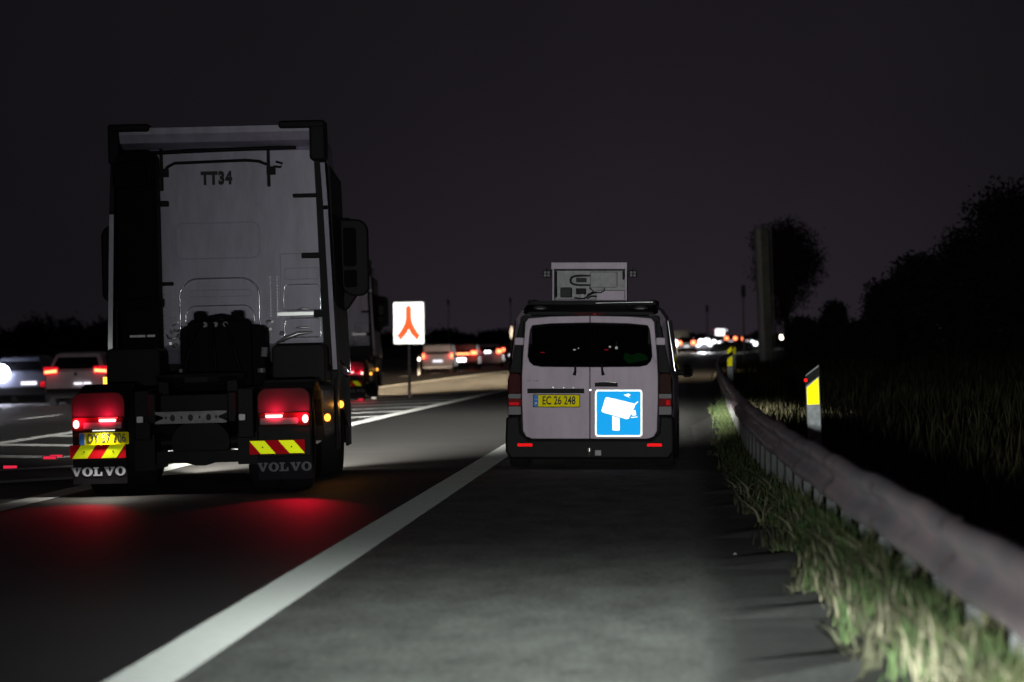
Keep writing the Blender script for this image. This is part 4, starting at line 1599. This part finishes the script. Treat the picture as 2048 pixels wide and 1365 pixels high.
# ------------------------------------------------------------------ cars
def make_car(label, px, Y, yaw=0.0, W=1.78, H=1.48, L=4.3, paint='silver', tail='e_tail_hot', lamp=(.12, .08, .90), plate='e_platew', glass='darkglass', front=False,
             style='hatch', X=None, group="cars on the main road", bar=False, strength=None, cat="car"):
    if X is None:
        X = (px - 1360) / 7000 * Y
    z = gz(X, Y)
    fall = R(-1.43) if X - float(bend(Y)) < -3 else 0
    T = thing("car" if cat == "car" else "van", label, cat, (X, Y, z), (0, -fall if front else fall, yaw + (math.pi if front else 0)), group)
    w = W / 2

    def sec(y, zb, zs, zt, wb, wt):
        return [(-wb * .9, y, zb), (wb * .9, y, zb), (wb, y, zb + .12), (wb, y, zs - .15), (wb * .95, y, zs), (wt, y, zt - .05), (wt * .85, y, zt),
                (-wt * .85, y, zt), (-wt, y, zt - .05), (-wb * .95, y, zs), (-wb, y, zs - .15), (-wb, y, zb + .12)]

    zs = H * .62
    mb = MB()
    if style == 'box':
        st = [sec(0, .35, zs, H - .06, w * .98, w * .86), sec(.12, .25, zs, H, w, w * .9), sec(L * .7, .25, zs, H, w, w * .88), sec(L * .85, .25, zs, H * .62, w, w * .85), sec(L, .3, zs * .8, H * .5, w * .9, w * .7)]
    else:
        st = [sec(0, .40, zs, zs + .03, w * .93, w * .84), sec(.07, .30, zs, zs + .09, w * .98, w * .85), sec(.42, .24, zs, H - .04, w, w * .70), sec(.9, .22, zs, H, w, w * .72), sec(L * .48, .22, zs, H - .02, w, w * .70),
              sec(L * .70, .22, zs, zs + .08, w, w * .80), sec(L * .92, .25, zs * .88, zs * .92, w * .95, w * .75), sec(L, .32, zs * .7, zs * .74, w * .85, w * .65)]
    mb.loft(st, paint, smooth=False)
    mb.build("body", T, bevel=.03)
    # rear window
    mb = MB()
    if style == 'box':
        q = [(-w * .74, -.012, zs + .06), (w * .74, -.012, zs + .06), (w * .70, .02, H - .18), (-w * .70, .02, H - .18)]
    else:
        q = [(-w * .74, .055, zs + .10), (w * .74, .055, zs + .10), (w * .58, .385, H - .09), (-w * .58, .385, H - .09)]
    q2 = [(x, y + .02, z) for x, y, z in q]
    mb.loft([q, q2], glass, smooth=False)
    mb.build("rear_window", T)
    # side and front glass
    mb = MB()
    for s in (-1, 1):
        q = [(s * w * .955, .75, zs + .03), (s * w * .955, L * .62, zs + .03), (s * w * .735, L * .50, H - .09), (s * w * .735, .85, H - .09)]
        mb.loft([q, [(x - s * .012, y, z) for x, y, z in q]], glass, smooth=False)
    mb.build("side_window", T)
    mb = MB()
    q = [(-w * .72, L * .69, zs + .12), (w * .72, L * .69, zs + .12), (w * .62, L * .50, H - .06), (-w * .62, L * .50, H - .06)]
    mb.loft([q, [(x, y + .03, z + .02) for x, y, z in q]], glass, smooth=False)
    mb.build("windscreen", T)
    mb = MB()
    mb.prism(rrect(-w * .95, .26, w * .95, .50, .06), -.04, .12, 'black' if paint != 'silver' else paint)
    mb.build("bumper", T, bevel=.02)
    for s in (-1, 1):
        wheel(T, s * w * .85, .75, .32, .21, n=18, rim='grey')
        wheel(T, s * w * .85, L - .85, .32, .21, n=18, rim='grey')
        lw, lh, lz = lamp
        mb = MB()
        a, b = sorted((s * (w - .03), s * (w - .03 - lw)))
        if style == 'swept':
            mb.prism([(a, lz - lh * .3), (b, lz - lh * .5), (b, lz + lh * .2), (a, lz + lh * .5)] if s > 0 else [(a, lz - lh * .5), (b, lz - lh * .3), (b, lz + lh * .5), (a, lz + lh * .2)], -.03, .1, tail)
        else:
            mb.prism(rrect(a, lz - lh / 2, b, lz + lh / 2, min(lw, lh) * .3), -.03, .1, tail)
        tl = mb.build("tail_lamp", T)
        mb = MB()
        mb.prism(rrect(a - .03, lz - lh * .5 - .04, b + .03, lz + lh * .5 + .07, .03), -.015, .1, 'red_lens' if front else 'e_lens')  # glowing lens widened to stand in for the lamp's red halo
        mb.build("lamp_lens", tl)
        mb = MB()
        a, b = sorted((s * (w - .12), s * (w - .45)))
        hz = zs * .72
        mb.prism(rrect(a, hz - .06, b, hz + .06, .03), L - .06, L + .02, 'e_white' if front else 'clear_lens')
        mb.build("headlight", T)
    if bar:
        mb = MB()
        mb.prism(rrect(-w * .62, lamp[2] - .10, w * .5, lamp[2] + .0, .03), -.045, -.031, tail)
        mb.build("light_bar", T)
    if plate:
        mb = MB()
        pz = zs * .68 if style != 'high' else zs * .9
        mb.prism(rrect(-.26, pz - .055, .26, pz + .055, .01), -.045, -.028, plate)
        mb.build("number_plate", T)
    return T


def tail_glow(T, power=1, z=.9, x=.65):
    for s in (-1, 1):
        glow_lamp("red_glow", (s * x, -.15, z), power * .12, (1, .03, .05), T, .05)


# left lanes, beside the truck
c1 = make_car("white car with swept red tail lamps in the lane left of the truck", 153, 98, paint='whitecar', style='swept', lamp=(.34, .11, .98), W=1.80, H=1.52, plate=None, tail='e_tail_hot')
mb = MB()
mb.prism(rrect(-.05, .60, .18, .66, .01), -.04, -.02, 'e_platew')
mb.prism(rrect(.22, .60, .42, .66, .01), -.04, -.02, 'e_platew')
mb.build("number_plate", c1)
mb = MB()
mb.prism(circ(.0, .90, .04, .05), -.03, .0, 'ink')
mb.build("tailgate_badge", c1)
tail_glow(c1, 5, .95, .7)
c2 = make_car("blue-grey car at the far left with a glaring white lamp and white number plate", 38, 106, paint='bluegrey', style='hatch', lamp=(.2, .06, .55), tail='e_dimred', W=1.85, H=1.45, plate=None)
mb = MB()
mb.prism(rrect(.08, .56, .56, .67, .01), -.055, -.04, 'e_platew')
mb.build("number_plate", c2)
mb = MB()
mb.cyl((-.52, -.10, .93), (-.52, .0, .93), .27, 'e_glare', n=18)
mb.build("white_lamp", c2)
glow_lamp("white_glow", (-.52, -.45, .95), 34, (.74, .78, 1.0), c2, .09)

# middle group between the sign and the van
c4 = make_car("silver hatchback with small upright tail lamps, right of the white road sign", 876, 186, paint='silver', style='box', lamp=(.10, .26, .92), W=1.66, H=1.55, L=4.0, plate='e_platew')
c5 = make_car("red-lit car with a full-width light bar, behind the silver hatchback", 926, 204, paint='redcar', style='box', lamp=(.34, .20, 1.02), W=1.72, H=1.55, plate=None, bar=True, tail='e_tail_hot')
mb = MB()
mb.prism(rrect(-.45, .52, .18, .72, .02), -.06, -.04, 'e_white')
mb.build("number_plate", c5)
c6 = make_car("silver car with large orange-red tail lamps, right of the red-lit car", 977, 232, paint='silver', style='hatch', lamp=(.34, .22, 1.02), W=1.85, H=1.5, tail='e_tail_hot', plate=None)
mb = MB()
for q in (-.10, .12):
    mb.prism(circ(q - .05, 1.0, .08, .08, 12), -.06, -.04, 'e_white')
mb.build("number_plate", c6)
c7 = make_car("partly hidden car with red tail lamps at the van's left mirror", 1024, 262, paint='darkcar', style='hatch', lamp=(.36, .22, 1.05), W=1.8, H=1.5, tail='e_tail_hot')
for c in (c4, c5, c6, c7):
    tail_glow(c, 25)
for (X, Y, P) in ((c4.location.x, 184, 9000), (c6.location.x, 228, 9000)):
    pass

# the queue ahead on the right
q1 = make_car("dark car with two round red tail lamps, right of the white van", 1373.5, 345, paint='darkcar', style='hatch', lamp=(.42, .34, 1.02), W=1.85, H=1.6, tail='e_tail_hot', plate='e_platew', group="cars in the distant queue")
q2 = make_car("oncoming cream van with dazzling headlights behind the dark car", 1360, 372, paint='cream', style='box', W=2.0, H=2.3, L=5.2, front=True, plate=None, tail='red_lens', X=(1362 - 1360) / 7000 * 372, group="oncoming cars", cat="van")
q3 = make_car("oncoming car with a wide white glare, right of the dark car", 1408, 360, paint='silver', style='hatch', front=True, plate=None, tail='red_lens', group="oncoming cars")
q4 = make_car("red-lit far car below the lit white board", 1444, 470, paint='darkcar', style='hatch', lamp=(.46, .40, 1.0), group="cars in the distant queue")
q5 = make_car("far car with orange-red tail lamps above the farthest marker post", 1462, 500, paint='redcar', style='hatch', lamp=(.46, .42, 1.0), group="cars in the distant queue")
q6 = make_car("far car with orange tail lamps close to the grey sign column", 1495, 540, paint='redcar', style='hatch', lamp=(.36, .42, .96), group="cars in the distant queue")
for i, (px, Y, r, m, lab) in enumerate(((1343, 330, .30, 'e_white', "cream van"), )):
    pass


def glare_spot(T, px, py, Y, r, m, name="headlight", rx=None):
    """a bare headlight disc at its own place, part of the car T"""
    X, Z = (px - 1360) / 7000 * Y, 1.48 - (py - 680) / 7000 * Y
    inv = T.matrix_world.inverted()
    bpy.context.view_layer.update()
    inv = T.matrix_world.inverted()
    p = inv @ Vector((X, Y, Z))
    mb = MB()
    mb.cyl(p, inv @ Vector((X, Y + .1, Z)), r, m, n=16)
    return mb.build(name, T)


glare_spot(q2, 1341, 687, 366, .40, 'e_white')
glare_spot(q2, 1351, 687, 366, .34, 'e_white')
glare_spot(q3, 1402, 684, 354, .27, 'e_white')
glare_spot(q3, 1414, 683, 354, .30, 'e_white')
o1 = make_car("small oncoming car with one round white light, left of the red-lit far car", 1428, 430, paint='darkcar', front=True, plate=None, tail='red_lens', group="oncoming cars", W=1.7)
glare_spot(o1, 1428, 683.5, 424, .20, 'e_white')
o2 = make_car("small oncoming car with a white light at the foot of the grey sign column", 1512, 430, paint='silver', front=True, plate=None, tail='red_lens', group="oncoming cars", W=1.7)
glare_spot(o2, 1511, 688, 424, .22, 'e_white')
# light these cars throw on the road
for (px, Y, P, col) in ((1345, 360, 30000, (1, .93, .8)), (1405, 352, 50000, (.95, .97, 1))):
    X = (px - 1360) / 7000 * Y
    glow_lamp("headlight_glow", (X, Y - 3, gz(X, Y) + 1.1), P * .06, col, None, .3, spot=140, rot=(R(75), 0, R(180)))
tail_glow(q1, 90)

# lit white board above the queue
x, y = (1440 - 1360) / 7000 * 330, 330
B = thing("lit_board", "bright white lit board on two posts above the distant red tail lamps", "lit sign", (x, y, gz(x, y)))
zc = 1.48 - (665 - 680) / 7000 * y - gz(x, y)
mb = MB()
mb.prism(rrect(-.44, zc - .31, .44, zc + .31, .05), -.04, -.02, 'e_sign')
mb.build("lit_face", B)
mb = MB()
mb.prism(rrect(-.50, zc - .36, .50, zc + .36, .05), -.018, .10, 'dark')
mb.build("board_case", B)
for s in (-1, 1):
    mb = MB()
    mb.box(s * .32 - .04, s * .32 + .04, .0, .08, 0, zc - .3, 'grey')
    mb.build("board_post", B)
    mb = MB()
    mb.prism(circ(s * .60, zc + .20, .09, None, 12), -.06, .0, 'e_dimred' if s < 0 else 'e_platew')
    mb.build("board_lamp", B)

# ------------------------------------------------------------------ grey sign column and slim posts
yc = 143.0
xc = (1533 - 1360) / 7000 * yc
G = thing("sign_column", "tall grey steel column with fins standing on the bank under the dark tree", "sign column", (xc, yc, gz(xc, yc) - .05), (0, R(-2.2), 0))
mb = MB()
mb.box(-.28, -.03, -.14, -.10, 0, 5.7, 'grey')
mb.box(-.26, -.22, -.14, .14, 0, 5.7, 'colst')
mb.box(.02, .27, -.18, -.14, 0, 5.6, 'colst')
mb.box(-.02, .02, -.12, .14, 0, 5.7, 'colst')
mb.box(-.28, .30, .14, .18, 0, 5.7, 'colst')
mb.build("column_shaft", G)
mb = MB()
mb.cyl((.375, -.05, 0), (.375, -.05, 5.6), .03, 'grey', n=10)
mb.build("side_pipe", G)
mb = MB()
mb.box(-.40, .45, -.28, .28, -.10, .06, 'grey')
mb.build("foot_plate", G)
for (px, y, top, lab) in ((1488, 150, 3.5, "slim grey post with a dark narrow box on top, left of the grey sign column"),
                          (1415, 260, 4.0, "very thin distant grey post above the queue of cars"), (898, 300, 5.4, "thin dark lamp post left of the two left of the van"),
                          (1022, 300, 5.4, "thin dark lamp post just left of the van's roof")):
    x = (px - 1360) / 7000 * y
    if lab.startswith("thin dark lamp post left"):
        lab = "thin dark lamp post rising behind the red-lit car"
    P = thing("slim_post", lab, "post", (x, y, gz(x, y)), (0, R(-.5), 0))
    mb = MB()
    mb.cyl((0, 0, 0), (0, 0, top), .05, 'grey', r1=.035, n=10)
    mb.build("pole", P)
    mb = MB()
    mb.box(-.09, .09, -.25, .25, top - .5, top, 'ink')
    mb.build("post_box", P, bevel=.02)
# small orange lamp behind the bushes
x, y = (1563 - 1360) / 7000 * 230, 230
P = thing("garden_lamp", "small orange-white lamp glowing among the dark bushes right of the column", "lamp", (x, y, gz(x, y) - .05))
zl = 1.48 - (675 - 680) / 7000 * y - gz(x, y) + .05
mb = MB()
mb.cyl((0, 0, 0), (0, 0, zl - .12), .04, 'dark', n=8)
mb.build("lamp_post", P)
mb = MB()
mb.cyl((0, 0, zl - .14), (0, 0, zl + .14), .09, 'e_warm', r1=.12, n=10)
mb.build("lamp_glass", P)


# ------------------------------------------------------------------ trees and bushes
def leaf_cloud(blobs, n, size, seed, mname):
    g = np.random.default_rng(seed)
    blobs = np.array(blobs, float)
    vol = blobs[:, 3] * blobs[:, 4] * blobs[:, 5]
    pick = g.choice(len(blobs), n, p=vol / vol.sum())
    d = g.normal(size=(n, 3))
    d /= np.linalg.norm(d, axis=1)[:, None]
    r = g.uniform(0, 1, n) ** .42 * (1 + .17 * g.normal(size=n))
    P = blobs[pick, :3] + d * r[:, None] * blobs[pick, 3:6]
    a = g.normal(size=(n, 3))
    a /= np.linalg.norm(a, axis=1)[:, None]
    b = np.cross(a, g.normal(size=(n, 3)))
    b /= np.linalg.norm(b, axis=1)[:, None]
    s = size * g.uniform(.6, 1.4, n)[:, None]
    V = np.stack([P - a * s, P + b * s * .5, P + a * s, P - b * s * .5], 1)
    f = (np.arange(n)[:, None] * 4 + np.arange(4)).tolist()
    return V.reshape(-1, 3).tolist(), f


def tree(name, label, cat, X, Y, trunk_h, blobs, n, size, seed, m='leaf', group=None, trunk_r=.14):
    T = thing(name, label, cat, (X, Y, gz(X, Y) - .05), (0, 0, 0), group)
    mb = MB()
    v, f = leaf_cloud(blobs, n, size, seed, m)
    mb.add(v, f, m)
    mb.build("crown", T, recalc=False)
    mb = MB()
    mb.tube([(0, 0, 0), (.04, 0, trunk_h * .5), (0, .05, trunk_h), (.05, 0, trunk_h * 1.25)], [trunk_r, trunk_r * .85, trunk_r * .7, trunk_r * .3], 'bark')
    g = random.Random(seed)
    for k, bl in enumerate(blobs[:7]):
        p0 = Vector((0, 0, trunk_h * g.uniform(.55, 1.0)))
        p1 = Vector(bl[:3])
        mid = p0.lerp(p1, .5) + Vector((0, 0, .15))
        mb.tube([p0, mid, p1], [trunk_r * .5, trunk_r * .35, trunk_r * .12], 'bark', n=6)
    mb.build("trunk", T)
    return T


def px_tree(name, label, cat, px, top, bottom, wpx, Y, n, size, seed, m='leaf_d', group="dark trees and bushes on the bank", k=9, taper=True):
    s_ = 7000 / Y
    X = (px - 1360) / s_
    g0 = gz(X, Y) - .05
    zt, zb = 1.48 - (top - 680) / s_ - g0, 1.48 - (bottom - 680) / s_ - g0
    zb = max(zb, 0.05)
    w = wpx / s_ / 2
    g = random.Random(seed)
    bl = []
    for i in range(k):
        t = (i + .5) / k
        z = zb + (zt - zb) * (.12 + .78 * t)
        ww = w * (math.sin(math.pi * min(.95, .25 + .62 * t)) if taper else 1)
        a = g.uniform(0, 2 * math.pi)
        q = ww * g.uniform(.15, .55)
        rr = max(.25, w * g.uniform(.42, .62))
        bl.append((q * math.cos(a), q * math.sin(a), min(z, zt - rr * .8), rr, rr, rr * .85))
    return tree(name, label, cat, X, Y, max(.4, zb + (zt - zb) * .35), bl, n, size, seed, m, group, trunk_r=max(.05, .09 * w))


# round-headed tree behind the sign column
yt = 149.0
s_ = 7000 / yt
xt = (1572 - 1360) / s_
g0 = gz(xt, yt) - .05
crown = []
for (px, py, r) in ((1550, 490, 48), (1590, 490, 50), (1570, 520, 62), (1612, 540, 44), (1540, 545, 42), (1575, 575, 52), (1560, 610, 38), (1556, 640, 26), (1525, 480, 26), (1628, 515, 26), (1575, 465, 32)):
    crown.append(((px - 1572) / s_, random.uniform(-.6, .6), 1.48 - (py - 680) / s_ - g0, r / s_, r / s_, r / s_))
tree("broadleaf_tree", "round-headed dark tree standing behind the tall grey sign column", "tree", xt, yt, 2.6, crown, 17000, .06, 21, 'leaf_d')
px_tree("shrub", "tallest dark bush at the right edge of the picture", "bush", 2030, 370, 720, 300, 92, 18000, .065, 31)
px_tree("shrub", "tall dark bush just left of the tallest one at the right edge", "bush", 1915, 455, 720, 230, 97, 16000, .065, 32)
px_tree("shrub", "mid-height dark bush sloping down on the bank, third from the right edge", "bush", 1830, 505, 730, 180, 104, 14000, .065, 33)
px_tree("shrub", "lower dark bush behind the lit patch of grass", "bush", 1768, 560, 730, 140, 112, 12000, .065, 34)
px_tree("shrub", "small dark bush right of the orange lamp, low on the skyline", "bush", 1672, 600, 720, 110, 125, 10000, .065, 35)
px_tree("shrub", "smallest dark bush between the sign column and the skyline bushes", "bush", 1610, 632, 720, 90, 135, 8000, .065, 36)
px_tree("shrub", "low dark bush in the dip behind the nearest marker post", "bush", 1720, 640, 735, 120, 116, 10000, .065, 37)

# far woods along the skyline: one mass on each side
for (nm, x0, x1, Y, h0, h1, lab, seed) in (("far_wood", -82, -44, 420, 2.6, 4.4, "dark far wood along the skyline left of the truck", 41),
                                           ("far_wood", -46, -14, 520, 1.6, 3.0, "dark far tree line behind the cars between the truck and the van", 42),
                                           ("far_wood", -4, 60, 720, 1.2, 2.6, "low dark far tree line behind the distant queue on the right", 43)):
    g = random.Random(seed)
    bl = []
    k = 40
    for i in range(k):
        x = x0 + (x1 - x0) * (i + g.random()) / k
        h = h0 + (h1 - h0) * (.5 + .5 * math.sin(i * .7 + seed)) * g.uniform(.6, 1)
        z = gz(x, Y)
        bl.append((x, Y + g.uniform(-6, 6), z + h * .5, 2.2, 3, h * .6))
    v, f = leaf_cloud(bl, 14000, .34, seed, 'leaf_d')
    mb = MB()
    mb.add(v, f, 'leaf_d')
    o = mb.build(nm, recalc=False)
    tag(o, lab, "wood", None, 'stuff')

# pale bits of litter on the shoulder
for (px, py, r, lab) in ((1597, 1167, .007, "small pale pebble at the grass edge under the rail"), (1470, 1110, .008, "flat pale pebble on the shoulder, farthest of the three"),
                         (1594, 1316, .007, "small pale pebble on the shoulder nearest the bottom of the picture")):
    Y = 1.48 * 7000 / (py - 680)
    X = (px - 1360) / 7000 * Y
    bm = bmesh.new()
    bmesh.ops.create_icosphere(bm, subdivisions=2, radius=r)
    g = random.Random(px)
    for v in bm.verts:
        v.co *= g.uniform(.8, 1.15)
        v.co.z *= .7
    me = bpy.data.meshes.new("pebble")
    bm.to_mesh(me)
    bm.free()
    me.materials.append(M['pebble'])
    o = bpy.data.objects.new("pebble", me)
    C.objects.link(o)
    o.location = (X, Y, r * .55)
    tag(o, lab, "pebble", "pebbles on the shoulder")
